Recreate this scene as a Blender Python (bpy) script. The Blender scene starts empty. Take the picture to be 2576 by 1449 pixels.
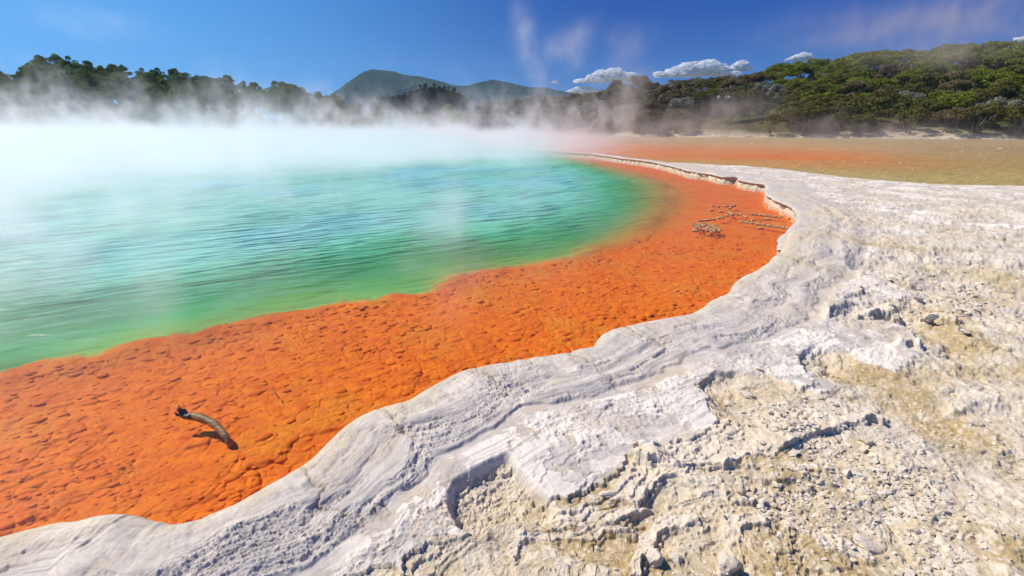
import bpy, math, random
import numpy as np
from mathutils import Vector, Matrix
R = math.radians
rng = np.random.default_rng(7)
random.seed(7)
scene = bpy.context.scene
COL = scene.collection

# ------------------------------------------------------------------ camera
CAM_H = 1.75
F_D = 1216.0                      # focal length in pixels of a 2576 px wide frame
CXD, CYD, YH = 1288.0, 724.5, 318.0
PITCH = math.atan((CYD - YH) / F_D)
cam_d = bpy.data.cameras.new('camera')
cam_d.sensor_width = 36.0
cam_d.lens = 36.0 * F_D / 2576.0
cam_d.clip_start = 0.05
cam_d.clip_end = 12000
cam = bpy.data.objects.new('camera', cam_d)
COL.objects.link(cam)
cam.location = (0, 0, CAM_H)
cam.rotation_euler = (math.pi / 2 - PITCH, 0, 0)
scene.camera = cam

# ------------------------------------------------------------------ sun, sky, exposure
SUN_EL, SUN_AZ = R(50), R(-70)     # azimuth measured from +Y towards +X
sd = Vector((math.sin(SUN_AZ) * math.cos(SUN_EL), math.cos(SUN_AZ) * math.cos(SUN_EL), math.sin(SUN_EL)))
sun_d = bpy.data.lights.new('sun', 'SUN')
sun_d.energy = 4.0
sun_d.angle = R(0.53)
sun_d.color = (1.0, 0.93, 0.82)
sun = bpy.data.objects.new('sun', sun_d)
sun.rotation_euler = sd.to_track_quat('Z', 'Y').to_euler()
sun.location = sd * 50
COL.objects.link(sun)

world = bpy.data.worlds.new('World')
scene.world = world
world.use_nodes = True
wt = world.node_tree
wt.nodes.clear()
w_out = wt.nodes.new('ShaderNodeOutputWorld')
w_bg = wt.nodes.new('ShaderNodeBackground')
w_sky = wt.nodes.new('ShaderNodeTexSky')
w_sky.sky_type = 'NISHITA'
w_sky.sun_disc = False
w_sky.sun_elevation = SUN_EL
w_sky.sun_rotation = SUN_AZ
w_sky.air_density = 1.0
w_sky.dust_density = 0.35
w_sky.ozone_density = 2.5
w_hsv = wt.nodes.new('ShaderNodeHueSaturation')
w_hsv.inputs['Saturation'].default_value = 1.28
w_hsv.inputs['Value'].default_value = 1.0
wt.links.new(w_sky.outputs[0], w_hsv.inputs['Color'])
# a polarised sky: palest towards the sun on the left, deep blue away from it
w_tc = wt.nodes.new('ShaderNodeTexCoord')
w_sep = wt.nodes.new('ShaderNodeSeparateXYZ'); wt.links.new(w_tc.outputs['Generated'], w_sep.inputs[0])
w_mr = wt.nodes.new('ShaderNodeMapRange'); w_mr.interpolation_type = 'SMOOTHSTEP'
w_mr.inputs['From Min'].default_value = -0.90; w_mr.inputs['From Max'].default_value = 0.22
wt.links.new(w_sep.outputs[0], w_mr.inputs['Value'])
w_lr = wt.nodes.new('ShaderNodeMix'); w_lr.data_type = 'RGBA'
wt.links.new(w_mr.outputs[0], w_lr.inputs[0])
w_lr.inputs[6].default_value = (0.9, 4.1, 9.2, 1); w_lr.inputs[7].default_value = (0.0, 0.6, 3.7, 1)
w_el = wt.nodes.new('ShaderNodeMapRange'); w_el.interpolation_type = 'SMOOTHSTEP'
w_el.inputs['From Min'].default_value = -0.02; w_el.inputs['From Max'].default_value = 0.22
w_el.inputs['To Min'].default_value = 0.35; w_el.inputs['To Max'].default_value = 0.0
wt.links.new(w_sep.outputs[2], w_el.inputs['Value'])
w_lo = wt.nodes.new('ShaderNodeMix'); w_lo.data_type = 'RGBA'
wt.links.new(w_el.outputs[0], w_lo.inputs[0]); wt.links.new(w_lr.outputs[2], w_lo.inputs[6])
w_lo.inputs[7].default_value = (1.6, 5.0, 9.2, 1)
w_mx = wt.nodes.new('ShaderNodeMix'); w_mx.data_type = 'RGBA'
w_mx.inputs[0].default_value = 0.97
wt.links.new(w_hsv.outputs[0], w_mx.inputs[6]); wt.links.new(w_lo.outputs[2], w_mx.inputs[7])
wt.links.new(w_mx.outputs[2], w_bg.inputs['Color'])
w_bg.inputs['Strength'].default_value = 0.075
wt.links.new(w_bg.outputs[0], w_out.inputs['Surface'])

scene.view_settings.view_transform = 'Standard'
scene.view_settings.look = 'None'
scene.view_settings.exposure = 0.47
scene.view_settings.gamma = 1.0
cy = scene.cycles
cy.use_denoising = True
cy.max_bounces = 12
cy.diffuse_bounces = 3
cy.glossy_bounces = 3
cy.transparent_max_bounces = 24
cy.volume_bounces = 5
cy.volume_step_rate = 3.0
cy.use_adaptive_sampling = True
cy.adaptive_threshold = 0.02
cy.adaptive_min_samples = 24
cy.volume_max_steps = 256
cy.caustics_reflective = False
cy.caustics_refractive = False
cy.sample_clamp_indirect = 4.0

# ------------------------------------------------------------------ helpers
def ray(xd, yd):
    dx = (np.asarray(xd, float) - CXD) / F_D
    dz = -(np.asarray(yd, float) - CYD) / F_D
    return dx, math.cos(PITCH) + dz * math.sin(PITCH), -math.sin(PITCH) + dz * math.cos(PITCH)

def ground_pt(xd, yd, z=0.0):
    X, Y, Z = ray(xd, yd)
    t = (z - CAM_H) / Z
    return X * t, Y * t

def pt_at_depth(xd, yd, Yw):
    X, Y, Z = ray(xd, yd)
    t = Yw / Y
    return X * t, Yw, CAM_H + Z * t

def tag(o, label=None, cat=None, group=None, kind=None):
    if label: o['label'] = label
    if cat: o['category'] = cat
    if group: o['group'] = group
    if kind: o['kind'] = kind
    return o

def mesh_from(name, verts, faces, mat=None, parent=None, smooth=True, attrs=None, link=True):
    """verts (n,3) array; faces (m,k) array (k = 3 or 4) or list of arrays."""
    me = bpy.data.meshes.new(name)
    verts = np.asarray(verts, np.float32)
    flist = faces if isinstance(faces, list) else [faces]
    flist = [np.asarray(f, np.int32) for f in flist if len(f)]
    me.vertices.add(len(verts))
    me.vertices.foreach_set('co', verts.ravel())
    nl = sum(f.size for f in flist)
    npoly = sum(len(f) for f in flist)
    me.loops.add(nl)
    me.loops.foreach_set('vertex_index', np.concatenate([f.ravel() for f in flist]))
    me.polygons.add(npoly)
    tot = np.concatenate([np.full(len(f), f.shape[1], np.int32) for f in flist])
    start = np.concatenate([[0], np.cumsum(tot)[:-1]]).astype(np.int32)
    me.polygons.foreach_set('loop_start', start)
    me.polygons.foreach_set('loop_total', tot)
    me.polygons.foreach_set('use_smooth', np.full(npoly, smooth, bool))
    me.update(calc_edges=True)
    if attrs:
        for k, v in attrs.items():
            v = np.asarray(v, np.float32)
            if v.ndim == 1:
                a = me.attributes.new(k, 'FLOAT', 'POINT')
                a.data.foreach_set('value', v)
            else:
                a = me.attributes.new(k, 'FLOAT_COLOR', 'POINT')
                if v.shape[1] == 3:
                    v = np.concatenate([v, np.ones((len(v), 1), np.float32)], 1)
                a.data.foreach_set('color', v.ravel())
    if mat: me.materials.append(mat)
    o = bpy.data.objects.new(name, me)
    if link: COL.objects.link(o)
    if parent: o.parent = parent
    return o

# --- numpy noise
_perm = rng.permutation(4096).astype(np.int32)
_gang = rng.uniform(0, 2 * np.pi, 4096)
_gx, _gy = np.cos(_gang).astype(np.float32), np.sin(_gang).astype(np.float32)
_val = rng.uniform(0, 1, 4096).astype(np.float32)
def _h(ix, iy, s=0):
    return _perm[(_perm[(ix + s * 131) & 4095] + iy) & 4095]
def perlin(x, y, s=0):
    x0 = np.floor(x).astype(np.int32); y0 = np.floor(y).astype(np.int32)
    fx = (x - x0).astype(np.float32); fy = (y - y0).astype(np.float32)
    u = fx * fx * fx * (fx * (fx * 6 - 15) + 10); v = fy * fy * fy * (fy * (fy * 6 - 15) + 10)
    def g(i, j):
        h = _h(x0 + i, y0 + j, s)
        return _gx[h] * (fx - i) + _gy[h] * (fy - j)
    a = g(0, 0); a = a + u * (g(1, 0) - a)
    b = g(0, 1); b = b + u * (g(1, 1) - b)
    return (a + v * (b - a)) * 1.4
def fbm(x, y, oct=4, s=0, gain=0.5):
    r = 0; a = 1.0; f = 1.0
    for i in range(oct):
        r = r + a * perlin(x * f + 17.3 * i, y * f - 9.1 * i, s + i)
        a *= gain; f *= 2.03
    return r
def voronoi(x, y, s=0, jit=0.9):
    x0 = np.floor(x).astype(np.int32); y0 = np.floor(y).astype(np.int32)
    f1 = np.full(x.shape, 9, np.float32); f2 = f1.copy(); cid = np.zeros(x.shape, np.float32)
    for i in (-1, 0, 1):
        for j in (-1, 0, 1):
            h = _h(x0 + i, y0 + j, s)
            px = x0 + i + 0.5 + jit * (_val[h] - 0.5)
            py = y0 + j + 0.5 + jit * (_val[(h * 7 + 3) & 4095] - 0.5)
            d = np.hypot(px - x, py - y).astype(np.float32)
            closer = d < f1
            f2 = np.where(closer, f1, np.minimum(f2, d))
            cid = np.where(closer, _val[(h * 13 + 5) & 4095], cid)
            f1 = np.where(closer, d, f1)
    return f1, f2, cid
def sstep(a, b, x):
    t = np.clip((x - a) / (b - a), 0, 1)
    return t * t * (3 - 2 * t)
def terrace(n, k, sharp=0.12):
    m = n * k
    fl = np.floor(m); fr = m - fl
    return (fl + sstep(1 - sharp, 1, fr)) / k

# --- polygons
def catmull(P, n=6, closed=False):
    P = np.asarray(P, float); out = []
    N = len(P)
    rngi = range(N) if closed else range(N - 1)
    for i in rngi:
        p0 = P[(i - 1) % N] if closed or i > 0 else P[0]
        p1 = P[i]; p2 = P[(i + 1) % N]
        p3 = P[(i + 2) % N] if closed or i + 2 < N else P[-1]
        for k in range(n):
            t = k / n
            out.append(0.5 * ((2 * p1) + (-p0 + p2) * t + (2 * p0 - 5 * p1 + 4 * p2 - p3) * t * t + (-p0 + 3 * p1 - 3 * p2 + p3) * t ** 3))
    if not closed: out.append(P[-1])
    return np.array(out)
def sdist(x, y, poly, closed=True):
    """signed distance to polygon: positive inside."""
    sh = x.shape
    x = x.ravel().astype(np.float32); y = y.ravel().astype(np.float32)
    best = np.full(x.shape, 1e9, np.float32); inside = np.zeros(x.shape, bool)
    N = len(poly)
    for i in range(N if closed else N - 1):
        ax, ay = poly[i]; bx, by = poly[(i + 1) % N]
        dx, dy = bx - ax, by - ay
        L = dx * dx + dy * dy
        if L < 1e-12: continue
        t = np.clip(((x - ax) * dx + (y - ay) * dy) / L, 0, 1)
        d = (x - ax - t * dx) ** 2 + (y - ay - t * dy) ** 2
        np.minimum(best, d, out=best)
        if dy != 0:
            c = ((ay > y) != (by > y)) & (x < (bx - ax) * (y - ay) / dy + ax)
            inside ^= c
    d = np.sqrt(best)
    if not closed: return d.reshape(sh)
    return np.where(inside, d, -d).reshape(sh)

def sdist_arc(x, y, poly):
    x = x.ravel().astype(np.float32); y = y.ravel().astype(np.float32)
    best = np.full(x.shape, 1e9, np.float32); arc = np.zeros(x.shape, np.float32); cum = 0.0
    for i in range(len(poly) - 1):
        ax, ay = poly[i]; bx, by = poly[i + 1]
        dx, dy = bx - ax, by - ay; L = dx * dx + dy * dy
        if L < 1e-12: continue
        t = np.clip(((x - ax) * dx + (y - ay) * dy) / L, 0, 1)
        d = (x - ax - t * dx) ** 2 + (y - ay - t * dy) ** 2
        c = d < best
        best = np.where(c, d, best); arc = np.where(c, cum + t * math.sqrt(L), arc)
        cum += math.sqrt(L)
    return arc
def pts(L, z):
    return [ground_pt(a, b, z) for a, b in L]

# ------------------------------------------------------------------ outlines traced on the ground
LIP = 0.09
shore_near = [(0,1320),(60,1303),(150,1284),(200,1281),(250,1271),(300,1267),(345,1270),(385,1285),(430,1294),(480,1285),(540,1258),(600,1232),(660,1200),(720,1165),(780,1125),(830,1080),(860,1055),(900,1030),(960,1005),(1020,990),(1060,968),(1120,935),(1180,912),(1250,898),(1330,888),(1400,878),(1480,860),(1500,840),(1525,822),(1590,805),(1660,790),(1740,772),(1790,745),(1840,722),(1845,705),(1870,688),(1910,670),(1945,645),(1962,632),(1965,612),(1985,592),(2003,577)]
shore_far = [(2005,562),(1995,545),(1978,533),(1950,520),(1928,506),(1928,492),(1923,478),(1890,472),(1858,466),(1855,458),(1810,455),(1780,447),(1730,440),(1705,432),(1650,418),(1600,410),(1540,402),(1480,393),(1400,388),(1340,385)]
S_near = pts(shore_near, LIP); S_far = pts(shore_far, 0.0)
shore_vis = catmull(S_near + S_far, 5)
shore_hidden = [(-6, 46), (-18, 60), (-38, 66), (-58, 60), (-70, 44), (-64, 24), (-44, 10), (-22, 3.5), (-9, 1.1), (-4.5, 1.1), (-3.0, 1.45)]
POOL = np.array(list(shore_vis) + list(map(np.array, shore_hidden)))
shelf_pix = [(0,955),(60,930),(150,912),(250,905),(300,885),(380,860),(480,850),(540,832),(640,812),(700,795),(800,780),(860,768),(940,768),(1000,748),(1060,748),(1120,730),(1160,705),(1200,690),(1300,680),(1400,665),(1480,650),(1520,625),(1580,605),(1640,570),(1680,535),(1695,500),(1680,470),(1640,452),(1560,428),(1480,408),(1420,395),(1350,388)]
SHELF = catmull(pts(shelf_pix, -0.10), 5)
DEEP = np.array(list(SHELF) + [np.array(p) for p in [(-2, 36), (-10, 46), (-20, 56), (-38, 62), (-55, 57), (-66, 44), (-60, 26), (-42, 13), (-22, 7), (-10, 4.4), (-6, 3.4)]])
pond_near = [(1420,383),(1480,388),(1543,395),(1620,402),(1703,410),(1780,413),(1864,419),(1944,423),(2064,436),(2140,446),(2225,454),(2345,463),(2450,465),(2576,467)]
PN = pts(pond_near, 0.02)
pond_far = [(3000,352),(2576,350),(2400,350),(2250,349),(2100,347),(1950,344),(1800,345),(1680,344),(1560,344),(1480,345),(1420,349)]
PF = pts(pond_far, 0.02)
POND = np.array(list(catmull(PN, 4)) + [np.array(p) for p in [(22, 17.5), (38, 22), (70, 34)]] + list(catmull(PF, 3)) + [np.array(p) for p in [(3, 62), (1.5, 48)]])

# slab edge: smooth grey-white sinter on the pool side, broken lower floor beyond it
slab_edge = [(820,1470),(880,1425),(940,1398),(985,1396),(1012,1420),(1022,1380),(1060,1352),(1115,1330),(1175,1322),(1140,1290),(1130,1262),(1135,1215),(1180,1190),(1235,1162),(1280,1150),(1310,1185),(1345,1225),(1370,1242),(1420,1240),(1440,1228),(1490,1208),(1545,1188),(1572,1160),(1582,1125),(1600,1100),(1620,1118),(1675,1118),(1690,1098),(1740,1100),(1785,1075),(1803,1050),(1790,1015),(1772,990),(1760,960),(1772,945),(1850,925),(1935,932),(1990,960),(2060,985),(2110,960),(2060,930),(2010,905),(2018,880),(2070,868),(2140,880),(2170,905),(2250,925),(2330,880),(2300,830),(2240,800),(2100,800),(2082,790),(2130,765),(2260,755),(2300,730),(2160,690),(2110,660),(2200,625),(2400,640),(2640,660),(2900,640),(3200,560)]
SE = pts(slab_edge, 0.10)
SLABSIDE = np.array([np.array(p) for p in SE] + [np.array(p) for p in [(16, 16), (30, 20), (40, 60), (0, 100), (-60, 60), (-20, 2), (-6, 0.4), (-2, 0.2), (-0.8, 0.5)]])
hollow = [(1130,1262),(1135,1215),(1180,1190),(1235,1162),(1280,1150),(1310,1185),(1345,1225),(1390,1265),(1380,1300),(1320,1290),(1250,1300),(1200,1340),(1150,1300)]
HOLLOW = catmull(pts(hollow, 0.07), 3, True)
def ledge(L, z=0.10): return catmull(pts(L, z), 3)
# raised plates of crust on the broken floor: (outline, broken front edge, height, reach back from that edge)
def CR(L): return [(1288 + 0.5 * a, 724.5 + 0.5 * b) for a, b in L]
def plate(front, back, drop, reach):
    F_ = pts(CR(front), 0.07); B_ = pts(CR(back), 0.07)
    return (np.array([np.array(p) for p in catmull(F_, 4)] + [np.array(p) for p in B_]), catmull(F_, 3), drop, reach)
PLATES = [
    plate([(600,850),(700,885),(800,905),(880,918),(960,885),(1060,888),(1170,860),(1280,850),(1390,820),(1450,765),(1580,722),(1690,690),(1760,662),(1830,640),(1880,655)], [(1850,560),(1500,540),(1100,600),(1030,700),(800,760)], 0.045, 0.30),
    plate([(470,1040),(560,1045),(640,1065),(700,1005),(780,960),(860,952),(940,985),(1000,985)], [(960,930),(840,900),(640,850),(560,900)], 0.030, 0.14),
    plate([(140,1130),(230,1175),(330,1160),(430,1170),(560,1130),(640,1090),(720,1085)], [(640,1060),(450,1080),(300,1090),(180,1080)], 0.028, 0.10),
    plate([(0,1345),(60,1270),(150,1235),(280,1215),(400,1225),(520,1180),(620,1180)], [(560,1150),(380,1170),(200,1180),(60,1220),(-60,1300)], 0.030, 0.10),
    plate([(640,1449),(650,1380),(700,1300),(730,1230),(760,1180),(900,1160),(980,1180)], [(900,1100),(760,1110),(660,1180),(600,1300),(580,1449)], 0.028, 0.10),
    plate([(1100,1440),(1180,1330),(1140,1260),(1180,1200),(1300,1190),(1340,1150)], [(1250,1080),(1080,1150),(1050,1300),(1020,1440)], 0.025, 0.12),
    plate([(1590,160),(1610,125),(1690,128),(1750,150),(1800,135),(1860,128),(1940,135)], [(1960,70),(1800,60),(1640,70),(1560,110)], 0.075, 0.30),
    plate([(2060,160),(2110,170),(2160,150),(2240,165)], [(2220,110),(2100,110)], 0.06, 0.25),
    plate([(2240,545),(2310,560),(2390,545),(2460,560)], [(2440,500),(2280,500)], 0.035, 0.15),
    plate([(2180,585),(2240,605),(2310,590)], [(2290,540),(2200,545)], 0.035, 0.12),
    plate([(1930,285),(1970,300),(2010,290),(2050,310)], [(2030,255),(1950,255)], 0.05, 0.15),
    plate([(1380,500),(1440,520),(1500,505),(1515,480)], [(1480,430),(1400,440)], 0.02, 0.15),
    plate([(1600,60),(1660,65),(1720,50),(1760,30)], [(1740,0),(1620,10)], 0.05, 0.3),
    plate([(1500,1230),(1580,1275),(1680,1290),(1790,1330)], [(1800,1260),(1650,1220),(1560,1190)], 0.012, 0.15),
]
HOLLOW2 = catmull(pts(CR([(1440,330),(1480,300),(1560,295),(1610,310),(1660,370),(1640,420),(1560,440),(1480,410)]), 0.08), 3, True)
HOLLOW3 = catmull(pts(CR([(950,470),(1000,425),(1100,400),(1220,405),(1280,440),(1390,520),(1300,560),(1040,560),(1000,530)]), 0.08), 3, True)

# far skyline (tree tops), traced: display x -> display y
SKY_L = np.array([(-400,140),(-200,150),(0,155),(40,165),(62,195),(78,192),(92,152),(130,137),(180,132),(240,142),(280,158),(340,160),(400,166),(470,168),(520,180),(600,192),(650,202),(700,210),(750,216),(790,238),(815,262),(860,300)], float)
SKY_R = np.array([(760,318),(800,300),(850,282),(950,285),(1050,287),(1120,284),(1180,272),(1210,262),(1260,254),(1330,240),(1360,234),(1420,234),(1480,232),(1520,222),(1560,198),(1590,186),(1620,198),(1650,207),(1700,198),(1740,194),(1790,192),(1830,186),(1880,180),(1910,170),(1950,156),(2000,148),(2080,140),(2150,126),(2200,122),(2280,116),(2350,108),(2420,98),(2480,98),(2530,94),(2576,90),(2700,82),(3000,80)], float)

def _skyz(xd, tab, Yw):
    yd = np.interp(xd, tab[:, 0], tab[:, 1])
    return pt_at_depth(xd, yd, Yw)[2]
# columns of constant display x are planes X/Y ~ const up to pitch; use X/Y at horizon height
def col_of(x, y):
    k = x / np.maximum(y, 1e-3)
    _, Yc, _ = ray(0, YH)
    return CXD + k * Yc * F_D
YR_R = lambda c: np.interp(c, [1100, 1500, 1900, 2300, 2700], [150, 118, 118, 108, 96])
YS_R = lambda c: np.interp(c, [1100, 1480, 1560, 1800, 2100, 2576, 2900], [100, 92, 90, 84, 78, 69, 62])
YR_L = lambda c: np.interp(c, [-300, 0, 400, 800], [90, 108, 120, 132])
YS_L = lambda c: np.interp(c, [-300, 0, 400, 860], [64, 72, 76, 84])
TREE_R, TREE_L = 4.2, 8.5
def hill_height(x, y):
    c = col_of(x, y)
    yr, ys = YR_R(c), YS_R(c)
    zt = np.maximum(_skyz(c, SKY_R, yr) - TREE_R, 0.6)
    up_ = sstep(ys, yr, y) * 0.35 + np.clip((y - ys) / (yr - ys), 0, 1) * 0.65
    dn = 1 - 0.9 * sstep(yr + 15, yr + 110, y)
    hr = np.where(c > 760, zt * up_ * dn, 0) * sstep(760, 840, c)
    hr = hr + 5.0 * np.exp(-((x + 36) / 30) ** 2 - ((y - 200) / 30) ** 2)
    yr, ys = YR_L(c), YS_L(c)
    zt = np.maximum(_skyz(c, SKY_L, yr) - TREE_L, 0.4)
    up_ = np.clip((y - ys) / (yr - ys), 0, 1) ** 0.8
    dn = 1 - 0.9 * sstep(yr + 15, yr + 110, y)
    hl = np.where(c < 900, zt * up_ * dn, 0) * (1 - sstep(800, 900, c))
    return hr + hl

# ------------------------------------------------------------------ height of the ground
def ground_height(x, y, full=False):
    near = np.hypot(x, y) < 45
    wn = np.clip(np.hypot(x, y) / 6.0, 0.5, 3.0)
    wx = x + 0.025 * wn * fbm(x * 2.2, y * 2.2, 4, 3); wy = y + 0.025 * wn * fbm(x * 2.2 + 40, y * 2.2, 4, 9)
    d = sdist(wx, wy, POOL)            # + inside the pool
    dd = sdist(wx, wy, DEEP) + 0.07 * fbm(x * 4.5, y * 4.5, 3, 11) * (1 - sstep(7, 12, y))
    dp = sdist(wx, wy, POND)
    out = -d
    # --- terrace
    base = LIP + 0.0 * x
    cliff = sstep(4.5, 7.0, y) * (1 - sstep(20, 34, y))
    base = base + 0.10 * cliff
    lipw = 0.05 + 0.03 * perlin(x * 1.5, y * 1.5, 21)
    prof = 1 - np.exp(-np.clip(out, 0, None) / np.maximum(lipw, 0.02) * 1.3)
    far_fl = sstep(8, 14, y)
    # rough encrusted double ridge running along the shore
    arc = sdist_arc(x, y, shore_vis[::2]) + 0.1 * perlin(x * 2, y * 2, 33)
    wob = 0.09 * fbm(x * 1.3, y * 1.3, 3, 31)
    scale = np.interp(y, [0, 2, 4, 7, 10], [1.0, 1.0, 1.25, 1.5, 1.5])
    dr = (out + wob) / scale
    nf = 1 - far_fl
    a1 = 0.55 + 0.55 * fbm(arc * 0.9, dr * 0.5, 3, 34); a2 = 0.55 + 0.6 * fbm(arc * 1.1 + 9, dr * 0.5, 3, 35)
    k1 = 0.04 * fbm(arc * 3.0, dr * 0.3, 3, 36); k2 = 0.05 * fbm(arc * 2.5, dr * 0.3 + 5, 3, 37)
    r1 = np.exp(-((dr + k1 - 0.30) / 0.06) ** 2) + 0.5 * np.exp(-((dr + k1 - 0.17) / 0.05) ** 2) * a2
    r2 = np.exp(-((dr + k2 - 0.50) / 0.06) ** 2)
    band = sstep(0.14, 0.28, dr) * (1 - sstep(0.56, 0.68, dr + k2)) * (1 - sstep(9.5, 12.5, y))
    patch = sstep(-0.25, 0.35, fbm(arc * 1.6, dr * 6, 4, 38))
    rough = band * (0.30 + 0.70 * patch)
    cl = fbm(arc * 8, dr * 16, 5, 51, 0.62)
    pit = np.abs(fbm(x * 26, y * 26, 4, 61, 0.6))
    h = base * prof
    h = h + (0.030 * r1 * a1 + 0.026 * r2 * a2) * nf * scale
    h = h + rough * scale * (0.015 * cl - 0.012 * (1 - pit) * patch)
    # runnels across the smooth lip
    lipz = sstep(0.02, 0.08, dr) * (1 - sstep(0.2, 0.34, dr))
    h = h + lipz * nf * scale * (0.005 * fbm(arc * 11, dr * 2.5, 4, 62, 0.6) + 0.003 * fbm(x * 20, y * 20, 3, 63))
    step_out = sstep(0.60, 0.63, dr + k2 + 0.03 * fbm(x * 5, y * 5, 3, 71))
    h = h - 0.018 * step_out * nf
    # joints running down across the rim
    jpos = np.array([0.55, 1.25, 1.9, 2.75, 3.55, 4.3, 5.4, 6.3, 7.6, 9.0])
    ja = arc + 0.10 * fbm(x * 4, y * 4, 4, 72)
    jn = np.exp(-np.abs(ja[..., None] - jpos).min(-1) / 0.012) * (1 - sstep(0.5, 0.9, dr)) * nf
    h = h - 0.012 * jn * sstep(0.0, 0.05, dr)
    # faint undulation plus thin peeling plates
    h = h + sstep(0.1, 0.5, out) * 0.02 * fbm(x * 0.7, y * 0.7, 3, 81)
    qx = x + 0.10 * fbm(x * 3, y * 3, 4, 92, 0.6); qy = y + 0.10 * fbm(x * 3 + 8, y * 3, 4, 93, 0.6)
    pl = fbm(qx * 1.1, qy * 1.6, 3, 91); pm = fbm(qx * 3.1 + 4, qy * 4.2, 3, 94)
    inl = sstep(0.66, 0.75, dr)
    layer = 0.3 * sstep(0.02, 0.035, pl) + 0.25 * sstep(0.30, 0.315, pl) + 0.3 * sstep(0.12, 0.135, pm) - 0.35 * sstep(0.22, 0.235, fbm(qx * 2.0 + 31, qy * 2.8, 4, 90))
    lsc = np.clip(y / 2.6, 0.8, 3.0)
    h = h + inl * lsc * (0.016 * layer + 0.005 * fbm(x * 8, y * 8, 4, 95)) * (1 - 0.5 * far_fl)
    crack = np.exp(-np.abs(fbm(qx * 1.3 + 3, qy * 1.0, 3, 96)) * 70) * sstep(0.0, 0.4, fbm(x * 0.8, y * 0.8, 2, 97) + 0.25)
    crack2 = np.exp(-np.abs(fbm(arc * 0.7 + 3, dr * 2.2 + 0.4 * pm, 4, 98)) * 75) * sstep(0.62, 0.8, dr) * (1 - sstep(2.2, 3.2, dr)) * sstep(-0.2, 0.2, fbm(x * 1.3, y * 1.3, 2, 99))
    crack = np.maximum(crack, crack2)
    h = h - crack * 0.009 * inl * lsc
    s1, s2_, si = voronoi(qx * 3.0 + 7, qy * 4.5, 23)
    h = h + inl * nf * lsc * 0.007 * (si - 0.5)
    h = h + inl * sstep(-0.1, 0.3, perlin(x * 1.3, y * 1.3, 88)) * 0.010 * np.abs(fbm(x * 13, y * 13, 4, 89, 0.6))
    jx = wx + 0.035 * fbm(x * 7, y * 7, 4, 301, 0.6); jy = wy + 0.035 * fbm(x * 7 + 11, y * 7, 4, 302, 0.6)
    sds = sdist(jx, jy, SLABSIDE)
    slab = sstep(-0.008, 0.008, sds)
    fade_s = sstep(4.6, 8.0, y)
    edgevar = 0.8 * sstep(-0.35, 0.35, fbm(x * 0.9 + 2, y * 0.9, 2, 303))
    for (ex_, ey_) in ((1480, 1220), (1570, 1170), (1250, 1160), (1800, 1050), (1000, 1400), (1420, 1250)):
        ax_, ay_ = ground_pt(ex_, ey_, 0.08)
        edgevar = np.maximum(edgevar, 1.25 * np.exp(-((x - ax_) ** 2 + (y - ay_) ** 2) / 0.045))
    h = h + sstep(0.7, 0.9, out / scale) * 0.006 * (terrace(pl, 3.2, 0.06) * 1.6 - pl * 0.4) * (1 - 0.5 * far_fl)
    # --- broken floor: layered crust, clods and hollows
    floor_n = fbm(qx * 1.2 + 5, qy * 1.6, 4, 101)
    lay = terrace(floor_n, 4.0, 0.10)
    fine = terrace(fbm(qx * 4 + 3, qy * 5, 4, 111, 0.6), 3.5, 0.15)
    gr = np.abs(fbm(x * 16, y * 16, 4, 121, 0.65))
    c1, c2, ci = voronoi(x * 15 + 0.6 * perlin(x * 9, y * 9, 122), y * 15 + 0.6 * perlin(x * 9 + 5, y * 9, 123), 11)
    e1, e2_, ei = voronoi(x * 34, y * 34, 12)
    cf = sstep(-0.2, 0.4, fbm(x * 1.2, y * 1.2, 3, 124))
    clod = np.where(ci > 0.45, np.clip(1 - c1 * 1.7, 0, 1) ** 0.6, 0) * cf
    clod2 = np.where(ei > 0.4, np.clip(1 - e1 * 1.8, 0, 1) ** 0.6, 0)
    sc2 = np.clip(y / 3.5, 0.8, 1.7)
    lay2 = terrace(fbm(qx * 2.3 + 13, qy * 3.4, 3, 104), 3.2, 0.07)
    lay = lay + 0.45 * lay2
    strat = 0
    for i, (dz, off) in enumerate(((0.35, 0.0), (0.25, 0.035), (0.2, 0.08), (0.2, 0.13))):
        o_ = -sds - off * (0.3 + 1.4 * edgevar) + 0.03 * fbm(x * 5, y * 5 + 7 * i, 3, 310 + i)
        strat = strat + dz * sstep(0, 0.008, o_)
    strat = strat / (1.0 + 0 * x)
    v1, v2, vi = voronoi(qx * 5.0, qy * 7.5, 21); w1, w2, wi = voronoi(qx * 11.0 + 3, qy * 15.0, 22)
    pmask = sstep(-0.15, 0.25, fbm(x * 0.8 + 8, y * 0.8, 3, 320))
    flakes = ((vi - 0.5) * 0.020 * pmask + (wi - 0.5) * 0.008 * (0.4 + 0.6 * pmask)) * np.interp(y, [3, 8], [1, 0.6])
    low = sstep(0, 0.05, -sds) * sc2 * flakes * np.interp(x / np.maximum(y, .1), [0.5, 1.1], [1, 0.6]) + -0.075 * sc2 * (0.35 + 0.65 * edgevar) * strat * (1 - 0.8 * fade_s) + sstep(0, 0.25, -sds) * (0.045 * sc2 * lay + 0.012 * fine * sc2) + sstep(0, 0.06, -sds) * sc2 * np.interp(y, [3, 7], [1, 0.5]) * (0.004 * gr + 0.005 * clod + 0.002 * clod2 * (1 - cf * 0.6))
    infl = np.where(sds < 0, 1.0, 0.0) * np.interp(y, [4, 6.5, 12, 20], [1, 0.45, 0.35, 0.15])
    h = h + infl * low
    lx = x + (0.030 * fbm(x * 5, y * 5, 4, 131, 0.62)) * sc2; ly_ = y + (0.030 * fbm(x * 5 + 6, y * 5, 4, 132, 0.62)) * sc2
    brk = 0.45 + 0.55 * sstep(-0.35, 0.2, fbm(x * 2.4, y * 2.4, 2, 133))
    top_plate = 0 * x
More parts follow.
